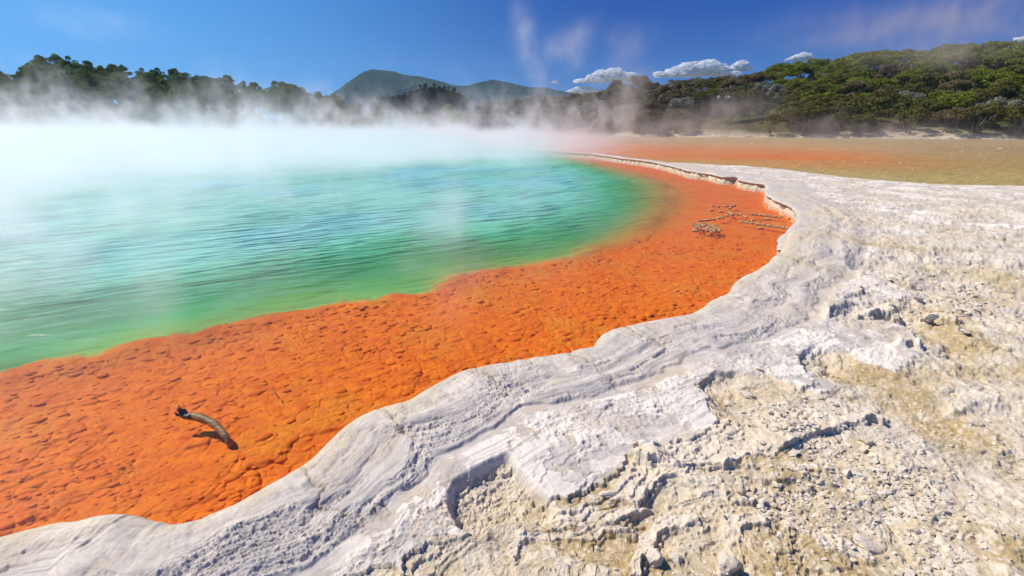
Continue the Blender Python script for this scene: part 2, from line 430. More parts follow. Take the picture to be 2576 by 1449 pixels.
    for L, Fe, drop, reach in PLATES:
        m0 = L.min(0) - 0.4; m1 = L.max(0) + 0.4
        sel = (x > m0[0]) & (x < m1[0]) & (y > m0[1]) & (y < m1[1])
        if not sel.any(): continue
        a_, b_ = lx[sel], ly_[sel]
        sd_ = sdist(a_, b_, L); ed = sdist(a_, b_, Fe, False)
        w_ = 0.006 * sc2[sel]
        up2 = (0.6 * sstep(0, w_, sd_) + 0.4 * sstep(-0.020 * sc2[sel], -0.020 * sc2[sel] + w_, sd_ + 0.02 * perlin(a_ * 9, b_ * 9, 134))) * np.exp(-ed / reach)
        h[sel] += drop * 1.35 * up2 * brk[sel]
        top_plate[sel] = np.maximum(top_plate[sel], sstep(0, w_, sd_) * np.exp(-ed / (reach * 1.2)))
    for Hp in (HOLLOW2, HOLLOW3):
        m0 = Hp.min(0) - 0.3; m1 = Hp.max(0) + 0.3
        sel = (x > m0[0]) & (x < m1[0]) & (y > m0[1]) & (y < m1[1])
        if sel.any(): h[sel] -= 0.035 * sstep(-0.01, 0.03, sdist(lx[sel], ly_[sel], Hp)) * sstep(0, 0.25, 0.3 + fbm(x[sel] * 1.5, y[sel] * 1.5, 2, 135))
    hol = sstep(-0.02, 0.03, sdist(wx, wy, HOLLOW))
    h = h - hol * (0.062 - 0.012 * np.abs(fbm(x * 30, y * 30, 3, 141)))
    # --- slope to the pond, pond bed
    h = np.where(y > 9, h * (1 - 0.75 * sstep(-2.5, 0.0, dp) * sstep(9, 14, y)), h)
    h = h - sstep(-0.6, 0.6, dp) * 0.22
    # far land behind the waters
    fr = sstep(36, 60, y)
    h = np.where(fr > 0, h * (1 - fr) + fr * (0.12 + 0.05 * fbm(x * 0.2, y * 0.2, 3, 151) - 0.5 * sstep(-1, 1, dp)), h)
    # --- inside the pool: orange shelf, then the deep
    inside = d > 0
    ang = 0.45
    ca, sa = math.cos(ang), math.sin(ang)
    u = (x * ca + y * sa); v = (-x * sa + y * ca)
    u = u + 0.03 * fbm(x * 5, y * 5, 2, 161); v = v + 0.03 * fbm(x * 5, y * 5, 2, 171)
    f1, f2, cid = voronoi(u * 8.0, v * 11.0, 5)
    g1, g2, gid = voronoi(u * 19.0, v * 25.0, 6)
    k1, k2, kid = voronoi(u * 3.2, v * 5.2, 8)
    edge = np.clip(f2 - f1, 0, 1); e2 = np.clip(g2 - g1, 0, 1); e3 = np.clip(k2 - k1, 0, 1)
    pick = sstep(-0.05, 0.15, fbm(x * 1.6, y * 1.6, 3, 181))
    dome = (1 - np.exp(-edge * 9.0)) * (0.35 + 0.65 * cid) * 0.036
    dome2 = (1 - np.exp(-e2 * 7.0)) * (0.3 + 0.7 * gid) * 0.015
    dome3 = (1 - np.exp(-e3 * 10.0)) * (0.5 + 0.5 * kid) * 0.04
    bed = -0.115 + 0.015 * fbm(x * 0.8, y * 0.8, 3, 191)
    big = sstep(0.25, 0.45, kid) * sstep(1.0, 0.2, out * -1 - 0.0)
    calm = 0.5 * (1 - sstep(-0.02, 0.3, dd)) * (1 - 0.5 * sstep(5, 9, y))
    bed = bed + (dome * (0.35 + 0.65 * pick) + dome2 + dome3 * big) * calm
    bed = bed - 0.10 * np.exp(-np.clip(d, 0, None) / 0.10) * 0
    bed = bed + sstep(-0.35, -0.02, dd) * 0.03
    soft = np.interp(y, [0, 6, 9, 14, 30], [0.25, 0.35, 0.8, 1.6, 3.0])
    bed = bed - 0.06 * sstep(0, 1, dd / soft)
    t = sstep(0.0, 0.05, d)
    hin = np.where(d < 0.05, (0.0 - 0.02) * (1 - t) + bed * t, bed)
    h = np.where(inside, hin, h)
    # steep encrusted face just outside the water on the far right rim
    h = h + hill_height(x, y)
    if not full: return h
    return h, d, dd, dp, slab, rough, hol, dict(arc=arc, dr=dr, plate=top_plate, layer=layer * inl, crack=np.maximum(crack * inl, jn), clod=np.maximum(clod, clod2 * 0.6) * (1 - slab))

# ------------------------------------------------------------------ node helpers
class T:
    """tiny expression builder for node trees"""
    def __init__(s, tree, sock): s.t, s.s = tree, sock
    def _m(s, op, *a, clamp=False):
        n = s.t.nodes.new('ShaderNodeMath'); n.operation = op; n.use_clamp = clamp
        for i, v in enumerate((s,) + a):
            if isinstance(v, T): s.t.links.new(v.s, n.inputs[i])
            else: n.inputs[i].default_value = v
        return T(s.t, n.outputs[0])
    def __add__(s, o): return s._m('ADD', o)
    def __radd__(s, o): return s._m('ADD', o)
    def __sub__(s, o): return s._m('SUBTRACT', o)
    def __rsub__(s, o): return (s * -1.0) + o
    def __mul__(s, o): return s._m('MULTIPLY', o)
    def __rmul__(s, o): return s._m('MULTIPLY', o)
    def __truediv__(s, o): return s._m('DIVIDE', o)
    def pow(s, o): return s._m('POWER', o)
    def exp(s): return s._m('EXPONENT')
    def max(s, o): return s._m('MAXIMUM', o)
    def min(s, o): return s._m('MINIMUM', o)
    def abs(s): return s._m('ABSOLUTE')
    def sat(s): return s._m('ADD', 0.0, clamp=True)
    def step(s, a, b):
        n = s.t.nodes.new('ShaderNodeMapRange'); n.interpolation_type = 'SMOOTHSTEP'
        for k, v in (('Value', s), ('From Min', a), ('From Max', b)):
            if isinstance(v, T): s.t.links.new(v.s, n.inputs[k])
            else: n.inputs[k].default_value = v
        return T(s.t, n.outputs[0])

def new_mat(name):
    m = bpy.data.materials.new(name); m.use_nodes = True
    t = m.node_tree; t.nodes.clear()
    o = t.nodes.new('ShaderNodeOutputMaterial')
    return m, t, o
def node(t, typ, **kw):
    n = t.nodes.new(typ)
    for k, v in kw.items():
        if k in n.inputs: 
            if isinstance(v, T): t.links.new(v.s, n.inputs[k])
            elif hasattr(v, 'is_output'): t.links.new(v, n.inputs[k])
            else: n.inputs[k].default_value = v
        else: setattr(n, k, v)
    return n
def noise(t, vec, scale, detail=3, rough=0.5, dist=0.0, dim='3D'):
    n = node(t, 'ShaderNodeTexNoise', Scale=scale, Detail=detail, Roughness=rough, Distortion=dist)
    t.links.new(vec, n.inputs['Vector'])
    return T(t, n.outputs['Fac'])
def scaled(t, vec, s):
    n = t.nodes.new('ShaderNodeVectorMath'); n.operation = 'MULTIPLY'
    t.links.new(vec, n.inputs[0]); n.inputs[1].default_value = s
    return n.outputs[0]
def mix(t, f, a, b):
    n = t.nodes.new('ShaderNodeMix'); n.data_type = 'RGBA'
    for k, v in ((0, f), (6, a), (7, b)):
        if isinstance(v, T): v = v.s
        if hasattr(v, 'is_output'): t.links.new(v, n.inputs[k])
        else: n.inputs[k].default_value = v if k == 0 else (tuple(v) + (1,))[:4]
    return n.outputs[2]
def attr(t, name, col=False):
    n = t.nodes.new('ShaderNodeAttribute'); n.attribute_name = name
    return n.outputs['Color'] if col else T(t, n.outputs['Fac'])
def bump(t, height, strength=0.5, dist=0.01, normal=None):
    n = node(t, 'ShaderNodeBump', Strength=strength, Distance=dist)
    t.links.new(height.s if isinstance(height, T) else height, n.inputs['Height'])
    if normal: t.links.new(normal, n.inputs['Normal'])
    return n.outputs[0]
def principled(t, o, **kw):
    b = node(t, 'ShaderNodeBsdfPrincipled', **kw)
    t.links.new(b.outputs[0], o.inputs['Surface'])
    return b

# ------------------------------------------------------------------ materials of the setting
def mat_sinter():
    m, t, o = new_mat('sinter')
    P = node(t, 'ShaderNodeTexCoord').outputs['Object']
    slab, rough, ochre, wet = attr(t, 'slab'), attr(t, 'rough'), attr(t, 'ochre'), attr(t, 'edge')
    n1 = noise(t, P, 2.3, 5, 0.6); n2 = noise(t, P, 7, 5, 0.65); n3 = noise(t, P, 38, 4, 0.6); n4 = noise(t, P, 160, 2, 0.6)
    n5 = noise(t, P, 1.1, 4, 0.6, 0.5)
    layer, crack, clod = attr(t, 'layer'), attr(t, 'crack'), attr(t, 'clod')
    white = mix(t, n2.step(0.40, 0.56), (0.58, 0.50, 0.415), (0.46, 0.405, 0.36))
    white = mix(t, n1.step(0.50, 0.64), white, (0.67, 0.58, 0.475))
    white = mix(t, (n5 * 0.5 + n2 * 0.5).step(0.46, 0.58) * 0.8, white, (0.55, 0.44, 0.31))
    white = mix(t, (layer + n2 * 0.25 - 0.12).step(0.22, 0.34) * 0.9, white, (0.76, 0.66, 0.55))
    white = mix(t, rough * (n3 * 0.5 + n2 * 0.5).step(0.40, 0.56) * 0.85, white, (0.42, 0.375, 0.345))
    white = mix(t, wet * n2.step(0.25, 0.50) * 0.95, white, (0.58, 0.47, 0.29))
    grav = mix(t, n2.step(0.38, 0.62), (0.52, 0.41, 0.265), (0.60, 0.50, 0.365))
    grav = mix(t, n1.step(0.48, 0.62), grav, (0.54, 0.46, 0.36))
    grav = mix(t, n3.step(0.52, 0.66) * 0.5, grav, (0.42, 0.31, 0.17))
    grav = mix(t, ochre * n2.step(0.30, 0.55) * 0.8, grav, (0.36, 0.24, 0.085))
    grav = mix(t, attr(t, 'plate').step(0.25, 0.6) * n1.step(0.3, 0.5) * 0.8, grav, (0.66, 0.55, 0.42))
    grav = mix(t, clod.step(0.2, 0.6) * 0.7, grav, (0.66, 0.56, 0.44))
    cmb = node(t, 'ShaderNodeCombineXYZ', X=attr(t, 'arc') * 2.2, Y=attr(t, 'dr') * 26.0)
    st = noise(t, cmb.outputs[0], 1.0, 6, 0.68, 0.4)
    nearsh = 1.0 - attr(t, 'dr').step(0.9, 1.7)
    white = mix(t, nearsh * st.step(0.50, 0.60) * 0.75, white, (0.44, 0.39, 0.35))
    white = mix(t, nearsh * st.step(0.56, 0.62) * n2.step(0.45, 0.6) * 0.6, white, (0.36, 0.29, 0.20))
    c = mix(t, slab, grav, white)
    c = mix(t, crack * 0.75, c, (0.28, 0.21, 0.14))
    c = mix(t, n4.step(0.60, 0.70) * 0.30, c, (0.30, 0.25, 0.20))
    hgt = n3 * 0.6 + n4 * 0.12 + n2 * 0.8
    vor = node(t, 'ShaderNodeTexVoronoi', Scale=55.0); t.links.new(P, vor.inputs['Vector'])
    hv = T(t, vor.outputs['Distance']) * (1.0 - slab) * 0.6
    b = principled(t, o, Roughness=0.9)
    b.inputs['Specular IOR Level'].default_value = 0.25
    t.links.new(c, b.inputs['Base Color'])
    t.links.new(bump(t, hgt - hv * 0.2 - nearsh * st * 1.3, 0.6, 0.010), b.inputs['Normal'])
    return m

def mat_bed():
    m, t, o = new_mat('orange_bed')
    P = node(t, 'ShaderNodeTexCoord').outputs['Object']
    n1 = noise(t, P, 1.3, 4, 0.6); n2 = noise(t, P, 9, 5, 0.6); n3 = noise(t, P, 45, 3, 0.6)
    crev = attr(t, 'crev')
    c = mix(t, n2.step(0.35, 0.65), (0.62, 0.118, 0.0), (0.72, 0.178, 0.0))
    c = mix(t, n1.step(0.46, 0.66) * 0.6, c, (0.60, 0.22, 0.012))
    c = mix(t, noise(t, P, 3.4, 4, 0.65).step(0.52, 0.68) * 0.5, c, (0.50, 0.075, 0.003))
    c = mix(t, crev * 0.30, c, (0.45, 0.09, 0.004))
    c = mix(t, n3.step(0.60, 0.75) * 0.35, c, (0.55, 0.22, 0.03))
    c = mix(t, attr(t, 'deep'), c, attr(t, 'tint', True))
    b = principled(t, o, Roughness=0.8)
    b.inputs['Specular IOR Level'].default_value = 0.2
    t.links.new(c, b.inputs['Base Color'])
    t.links.new(bump(t, n2 * 0.5 + n3 * 0.4, 0.5, 0.008), b.inputs['Normal'])
    return m

def mat_water(name, refl=1.0):
    """glossy Fresnel surface over clear shallow water that turns milky with depth"""
    m, t, o = new_mat(name)
    tc = node(t, 'ShaderNodeTexCoord').outputs['Object']
    turb = attr(t, 'turbid'); colr = attr(t, 'tint', True); rip = attr(t, 'ripple')
    # ripples: long crests across the view, tilted a little
    mp = node(t, 'ShaderNodeMapping'); t.links.new(tc, mp.inputs['Vector'])
    mp.vector_type = 'TEXTURE'
    mp.inputs['Rotation'].default_value = (0, 0, R(27))
    mp.inputs['Scale'].default_value = (1.0, 0.21, 1)
    w1 = noise(t, mp.outputs[0], 1.0, 1.2, 0.45, 0.35)
    mp2 = node(t, 'ShaderNodeMapping'); t.links.new(tc, mp2.inputs['Vector'])
    mp2.vector_type = 'TEXTURE'
    mp2.inputs['Rotation'].default_value = (0, 0, R(20))
    mp2.inputs['Scale'].default_value = (0.40, 0.085, 1)
    w2 = noise(t, mp2.outputs[0], 1.0, 1.0, 0.5, 0.4)
    w3 = noise(t, tc, 26.0, 2, 0.5)
    gust = noise(t, tc, 0.35, 2, 0.5).step(0.36, 0.60)
    hgt = (w1 * 1.1 + w2 * 0.40) * (gust * 0.7 + 0.45) * rip + w3 * 0.02
    nb = bump(t, hgt, 1.0, 0.13)
    fr = node(t, 'ShaderNodeFresnel', IOR=1.33); t.links.new(nb, fr.inputs['Normal'])
    gl = node(t, 'ShaderNodeBsdfGlossy', Roughness=0.30); t.links.new(nb, gl.inputs['Normal'])
    tr = node(t, 'ShaderNodeBsdfTransparent')
    tr.inputs['Color'].default_value = (0.97, 0.95, 0.92, 1)
    df = node(t, 'ShaderNodeBsdfDiffuse'); t.links.new(colr, df.inputs['Color'])
    nb2 = bump(t, hgt, 1.0, 0.42); t.links.new(nb2, df.inputs['Normal'])
    mx = node(t, 'ShaderNodeMixShader'); t.links.new(turb.s, mx.inputs[0]); t.links.new(tr.outputs[0], mx.inputs[1]); t.links.new(df.outputs[0], mx.inputs[2])
    m2 = node(t, 'ShaderNodeMixShader'); t.links.new((T(t, fr.outputs[0]) * refl).s, m2.inputs[0]); t.links.new(mx.outputs[0], m2.inputs[1]); t.links.new(gl.outputs[0], m2.inputs[2])
    t.links.new(m2.outputs[0], o.inputs['Surface'])
    return m

def mat_hill():
    m, t, o = new_mat('hill_soil')
    P = node(t, 'ShaderNodeTexCoord').outputs['Object']
    n1 = noise(t, P, 0.12, 5, 0.6); n2 = noise(t, P, 1.2, 4, 0.6)
    c = mix(t, n1.step(0.4, 0.6), (0.05, 0.07, 0.02), (0.09, 0.075, 0.035))
    sh = attr(t, 'shoreband')
    c = mix(t, sh * n2.step(0.3, 0.5), c, (0.62, 0.50, 0.34))
    b = principled(t, o, Roughness=1.0); t.links.new(c, b.inputs['Base Color'])
    b.inputs['Specular IOR Level'].default_value = 0.1
    t.links.new(bump(t, n2, 1.0, 0.4), b.inputs['Normal'])
    return m

M_SINTER, M_BED, M_WATER, M_HILL = mat_sinter(), mat_bed(), mat_water('pool_water', 0.36), mat_hill()

# ------------------------------------------------------------------ ground sheet (one height field, cut by what it is made of)
NR, NC = 1150, 1300
dep = np.concatenate([np.linspace(R(80), R(58), 60, endpoint=False), np.linspace(R(58), R(1.15), NR - 60)])
rad = CAM_H / np.tan(dep)
fov = np.concatenate([np.linspace(-80, -54, 40, endpoint=False), np.linspace(-54, 54, NC - 80), np.linspace(54, 80, 41)[1:]])
az = np.radians(fov); NC = len(az)
far_r = np.geomspace(rad[-1] * 1.02, 5000, 90)
rad_all = np.concatenate([rad, far_r])
NRt = len(rad_all)
RR, AA = np.meshgrid(rad_all, az, indexing='ij')
GX, GY = (RR * np.sin(AA)).ravel(), (RR * np.cos(AA)).ravel()
GZ, gd, gdd, gdp, gslab, grough, ghol, gX = ground_height(GX, GY, True)
idx = np.arange(NRt * NC).reshape(NRt, NC)
quads = np.stack([idx[:-1, :-1], idx[1:, :-1], idx[1:, 1:], idx[:-1, 1:]], -1).reshape(-1, 4)[:, ::-1]
fx, fy = GX[quads].mean(1), GY[quads].mean(1)
fd = gd[quads].min(1); ffar = (fy > 58) & (fd <= 0)
def cut(name, mask, mat, attrs, kind='structure'):
    q = quads[mask]; used = np.unique(q)
    remap = np.full(len(GX), -1, np.int32); remap[used] = np.arange(len(used))
    o = mesh_from(name, np.stack([GX[used], GY[used], GZ[used]], 1), remap[q], mat, attrs={k: v[used] for k, v in attrs.items()})
    o['kind'] = kind
    return o
och = sstep(0.05, 0.5, fbm(GX * 0.9 + 3, GY * 0.9, 3, 201)) 
oc_c = np.array([ground_pt(2020, 1180, 0.1), ground_pt(2080, 1400, 0.1), ground_pt(1500, 1300, 0.1)])
for (ox, oy), s_ in zip(oc_c, (0.35, 0.4, 0.35)):
    och = np.maximum(och, np.exp(-((GX - ox) ** 2 + (GY - oy) ** 2) / s_ ** 2))
och = och * (1 - 0.75 * sstep(4, 9, GY))
slab_m = np.clip(np.maximum(gslab * (1 - 0.75 * sstep(4.2, 6.5, GY)), np.clip(0.5 * sstep(3.6, 8, GY) + 0.35 * sstep(10, 14, GY) + 0.7 * fbm(GX * 0.6, GY * 1.2, 4, 207) * sstep(3, 5, GY), 0, 1)) * (1 - 0.9 * ghol), 0, 1)
edge_m = np.exp(-np.clip(-gd, 0, None) / 0.10) * (1 - sstep(2.5, 4.5, GY) * 0.6)
cut('ground', (fd <= 0) & ~ffar, M_SINTER, dict(slab=slab_m, rough=grough, ochre=och, edge=edge_m, **gX))
_ang = 0.45
_u = GX * math.cos(_ang) + GY * math.sin(_ang); _v = -GX * math.sin(_ang) + GY * math.cos(_ang)
_u = _u + 0.03 * fbm(GX * 5, GY * 5, 2, 161); _v = _v + 0.03 * fbm(GX * 5, GY * 5, 2, 171)
a1, a2, _ = voronoi(_u * 8.0, _v * 11.0, 5)
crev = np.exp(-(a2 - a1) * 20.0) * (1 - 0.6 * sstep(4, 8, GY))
def pool_attrs(x, y):
    dd = sdist(x + 0.05 * fbm(x * 2, y * 2, 3, 211), y + 0.05 * fbm(x * 2 + 9, y * 2, 3, 212), DEEP)
    soft = np.interp(y, [0, 4, 5.5, 8, 12, 25], [0.10, 0.16, 0.4, 1.5, 2.6, 4.0])
    turb = sstep(-0.02, 1.0, dd / soft) 
    turb = 0.8 * sstep(0.1 - 0.6 * sstep(5, 9, y), 2.5, dd)
    g = np.array([0.06, 0.43, 0.15]); olive = np.array([0.22, 0.38, 0.09]); teal = np.array([0.22, 0.60, 0.46]); blue = np.array([0.18, 0.54, 0.55])
    wob = fbm(x * 0.25, y * 0.25, 3, 221)
    dist = dd + 0.5 * wob
    olw = np.interp(y, [2, 4, 6, 12], [0.2, 0.45, 1.0, 1.2])
    f0 = sstep(0, 1.0, dist / (olw * 1.6))[:, None]
    f1 = sstep(1.0, 3.4, dist)[:, None]
    f2 = (sstep(2.0, 5.0, dist) * sstep(-0.15, 0.5, fbm(x * 0.22 + 4, y * 0.22, 3, 231)))[:, None]
    c = olive * (1 - f0) + g * f0
    c = c * (1 - f1) + teal * f1
    c = c * (1 - f2) + blue * f2
    rip = 0.09 + 0.81 * sstep(-0.15, 0.45, dd)
    rip = rip * np.interp(y, [0, 3, 20, 60], [1, 1, 0.8, 0.4])
    return dict(turbid=turb, tint=c, ripple=rip)
_pa = pool_attrs(GX, GY)
_soft = np.interp(GY, [0, 5, 7, 10, 14, 30], [0.12, 0.2, 0.9, 2.4, 3.2, 4.0])
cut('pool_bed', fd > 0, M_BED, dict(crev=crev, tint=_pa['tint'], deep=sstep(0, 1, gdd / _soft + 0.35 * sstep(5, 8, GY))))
shb = 1 - sstep(0.15, 1.2, hill_height(GX, GY))
cut('hills', ffar, M_HILL, dict(shoreband=shb))

# ------------------------------------------------------------------ water sheets
def water_sheet(name, region_fn, z, mat, tint_fn, r0, r1, nr, na, a0=-82, a1_=82):
    dps = np.linspace(math.atan((CAM_H - z) / r0), math.atan((CAM_H - z) / r1), nr)
    rr = (CAM_H - z) / np.tan(dps)
    aa = np.radians(np.linspace(a0, a1_, na))
    A, B = np.meshgrid(rr, aa, indexing='ij')
    x, y = (A * np.sin(B)).ravel(), (A * np.cos(B)).ravel()
    ok = region_fn(x, y)
    ii = np.arange(nr * na).reshape(nr, na)
    q = np.stack([ii[:-1, :-1], ii[1:, :-1], ii[1:, 1:], ii[:-1, 1:]], -1).reshape(-1, 4)[:, ::-1]
    q = q[ok[q].any(1)]
    used = np.unique(q); rm = np.full(len(x), -1, np.int32); rm[used] = np.arange(len(used))
    x, y = x[used], y[used]
    at = tint_fn(x, y)
    return mesh_from(name, np.stack([x, y, np.full(len(x), z)], 1), rm[q], mat, attrs=at)
o = water_sheet('pool_water', lambda x, y: sdist(x, y, POOL) > -0.25, 0.0, M_WATER, pool_attrs, 1.0, 95, 520, 760)
o['kind'] = 'structure'
def pond_attrs(x, y):
    px = CXD + x / y * F_D * ray(0, YH)[1]
    dpd = sdist(x, y, POND)
    wob = fbm(x * 0.08, y * 0.25, 4, 241)
    dep_px = F_D * CAM_H / y * 1.0        # rough pixels below the horizon
    olive = np.array([0.40, 0.29, 0.09]); red = np.array([0.58, 0.17, 0.03]); tan = np.array([0.37, 0.235, 0.07]); dark = np.array([0.34, 0.25, 0.09])
    # red algae belt lying across the middle of the pond
    band = np.exp(-((dep_px + 6 * wob - (60 + (px - 1600) * 0.022)) / 24.0) ** 2) * (1 - sstep(1950, 2500, px + 120 * wob))
    farb = sstep(44, 30, dep_px + 4 * wob)
    mid = sstep(1900, 2400, px) * sstep(130, 90, dep_px)
    c = olive * (1 - mid[:, None]) + tan * mid[:, None]
    c = c * (1 - farb[:, None] * 0.6) + dark * farb[:, None] * 0.6
    c = c * (1 - band[:, None]) + red * band[:, None]
    return dict(turbid=np.full(len(x), 0.97), tint=c, ripple=np.full(len(x), 0.3))
M_POND = mat_water('pond_water', 0.2)
o = water_sheet('pond_water', lambda x, y: sdist(x, y, POND) > -0.5, 0.015, M_POND, pond_attrs, 8, 150, 300, 700)
o['kind'] = 'structure'



# ------------------------------------------------------------------ encrusted rim of the pool where its face shows
def along(P, step_fn):
    P = np.asarray(P, float); out = [P[0]]; cur = P[0]; i = 1
    seg = np.r_[0, np.cumsum(np.hypot(*np.diff(P, axis=0).T))]
    s_, total = 0.0, seg[-1]
    while s_ < total:
        px = np.interp(s_, seg, P[:, 0]); py = np.interp(s_, seg, P[:, 1])
        out.append((px, py)); s_ += step_fn(math.hypot(px, py))
    return np.array(out[1:])
rim_c = catmull(pts([(1962,632),(1965,612),(1985,592),(2003,577)], 0.05) + S_far + [(-6, 46), (-18, 60)], 6)
rc = along(rim_c, lambda d_: 0.0035 * d_)
tg = np.gradient(rc, axis=0); tg /= np.maximum(np.hypot(tg[:, 0], tg[:, 1])[:, None], 1e-6)
nrm = np.stack([tg[:, 1], -tg[:, 0]], 1)
if (nrm[len(nrm) // 4] @ np.array([1.0, 0.3])) < 0: nrm = -nrm
prof = [(-0.06, -0.30), (-0.03, -0.12), (0.0, -0.03), (0.025, 0.01), (0.035, 0.035), (0.01, 0.05), (0.02, 0.07), (0.05, 0.085), (0.045, 0.11), (-0.005, 0.125), (-0.03, 0.14), (-0.04, 0.16), (-0.02, 0.18), (0.02, 0.192), (0.10, 0.198), (0.25, 0.20), (0.45, 0.18), (0.7, 0.12)]
K = len(prof)
sarc = np.r_[0, np.cumsum(np.hypot(*np.diff(rc, axis=0).T))]
V = np.zeros((len(rc), K, 3))
amp = np.interp(sarc, [0, 0.6, 1.5, 30], [0.35, 0.7, 1.0, 1.0])
for k, (po, pz) in enumerate(prof):
    nz = fbm(sarc * 3.0, np.full(len(sarc), pz * 14.0), 4, 400)
    nz2 = fbm(sarc * 14.0, np.full(len(sarc), pz * 45.0), 3, 410)
    wgt = 1.0 if k < K - 3 else 0.3
    off = po + wgt * (0.035 * nz + 0.02 * nz2)
    bz = 0.95 + 0.18 * fbm(sarc * 0.6, sarc * 0, 2, 420)
    V[:, k, 0] = rc[:, 0] + nrm[:, 0] * off; V[:, k, 1] = rc[:, 1] + nrm[:, 1] * off
    V[:, k, 2] = np.where(pz > 0, pz * amp * bz, pz) + 0.006 * nz2
ii = np.arange(len(rc) * K).reshape(len(rc), K)
q = np.stack([ii[:-1, :-1], ii[1:, :-1], ii[1:, 1:], ii[:-1, 1:]], -1).reshape(-1, 4)
pzs = np.tile(np.array([p_[1] for p_ in prof]), len(rc))
o = mesh_from('pool_rim', V.reshape(-1, 3), q, M_SINTER, attrs=dict(slab=np.full(len(rc) * K, 0.85), rough=np.full(len(rc) * K, 0.5), ochre=np.zeros(len(rc) * K), edge=(pzs < 0.15) * 1.0, plate=pzs * 0, arc=np.repeat(sarc, K), dr=pzs * 4))
o['kind'] = 'structure'

# ------------------------------------------------------------------ plants
def leaf_mat(name, c1, c2, c3=None, transl=0.25):
    m, t, o = new_mat(name)
    P = node(t, 'ShaderNodeTexCoord').outputs['Object']
    oi = node(t, 'ShaderNodeObjectInfo')
    rnd = T(t, oi.outputs['Random'])
    n1 = noise(t, P, 0.7, 3, 0.6)
    c = mix(t, (rnd * 0.55 + n1.step(0.35, 0.65) * 0.45), c1, c2)
    if c3: c = mix(t, noise(t, P, 2.2, 2, 0.5).step(0.55, 0.7) * 0.7, c, c3)
    b = node(t, 'ShaderNodeBsdfDiffuse'); t.links.new(c, b.inputs['Color'])
    tr = node(t, 'ShaderNodeBsdfTranslucent'); t.links.new(c, tr.inputs['Color'])
    mx = node(t, 'ShaderNodeMixShader'); mx.inputs[0].default_value = transl
    t.links.new(b.outputs[0], mx.inputs[1]); t.links.new(tr.outputs[0], mx.inputs[2])
    t.links.new(mx.outputs[0], o.inputs['Surface'])
    return m
m_, t_, o_ = new_mat('bark'); M_BARK = m_
b_ = principled(t_, o_, Roughness=0.95)
t_.links.new(mix(t_, noise(t_, node(t_, 'ShaderNodeTexCoord').outputs['Object'], 6, 3), (0.10, 0.075, 0.055), (0.22, 0.18, 0.14)), b_.inputs['Base Color'])

def leaves(centres, normals, size, r):
    """small leaf-spray quads"""
    n = len(centres)
    nn = normals + r.normal(0, 0.55, (n, 3)); nn /= np.linalg.norm(nn, axis=1)[:, None]
    a = np.cross(nn, r.normal(0, 1, (n, 3))); a /= np.maximum(np.linalg.norm(a, axis=1)[:, None], 1e-6)
    b = np.cross(nn, a)
    s = size * r.uniform(0.5, 1.3, (n, 1))
    w = s * r.uniform(0.45, 0.8, (n, 1))
    v = np.stack([centres - a * s, centres - b * w + nn * s * 0.2, centres + a * s, centres + b * w - nn * s * 0.15], 1).reshape(-1, 3)
    f = np.arange(n * 4).reshape(n, 4)
    return v, f
def clumped(cl, per, size, r, flat=0.75):
    C, N_ = [], []
    for (c, rad) in cl:
        k = max(8, int(per * (rad / 0.8) ** 2))
        d = r.normal(0, 1, (k, 3)); d /= np.linalg.norm(d, axis=1)[:, None]
        d[:, 2] = np.where(d[:, 2] < -0.3, -d[:, 2], d[:, 2])
        rr = rad * r.uniform(0.72, 1.08, (k, 1))
        C.append(np.array(c) + d * rr * np.array([1, 1, flat])); N_.append(d)
    return leaves(np.concatenate(C), np.concatenate(N_), size, r)
def tube(path, radii, n=7):
    path = np.asarray(path, float); m = len(path)
    tg = np.gradient(path, axis=0); tg /= np.linalg.norm(tg, axis=1)[:, None]
    V = []
    for p, t3, r_ in zip(path, tg, radii):
        a = np.cross(t3, [0.3, 0.9, 0.2]); a /= np.linalg.norm(a); b = np.cross(t3, a)
        an = np.linspace(0, 2 * np.pi, n, endpoint=False)
        V.append(p + r_ * (np.cos(an)[:, None] * a + np.sin(an)[:, None] * b))
    ii = np.arange(m * n).reshape(m, n); jj = np.roll(ii, -1, 1)
    return np.concatenate(V), np.stack([ii[:-1], jj[:-1], jj[1:], ii[1:]], -1).reshape(-1, 4)
def join(parts):
    V, F, off = [], [], 0
    for v, f in parts:
        V.append(v); F.append(np.asarray(f) + off); off += len(v)
    return np.concatenate(V), np.concatenate(F)
def bent(p0, p1, r, k=6, w=0.06):
    p0, p1 = np.array(p0, float), np.array(p1, float)
    t = np.linspace(0, 1, k)[:, None]
    L = np.linalg.norm(p1 - p0)
    return p0 + (p1 - p0) * t + r.normal(0, w * L, (k, 3)) * np.sin(t * np.pi)

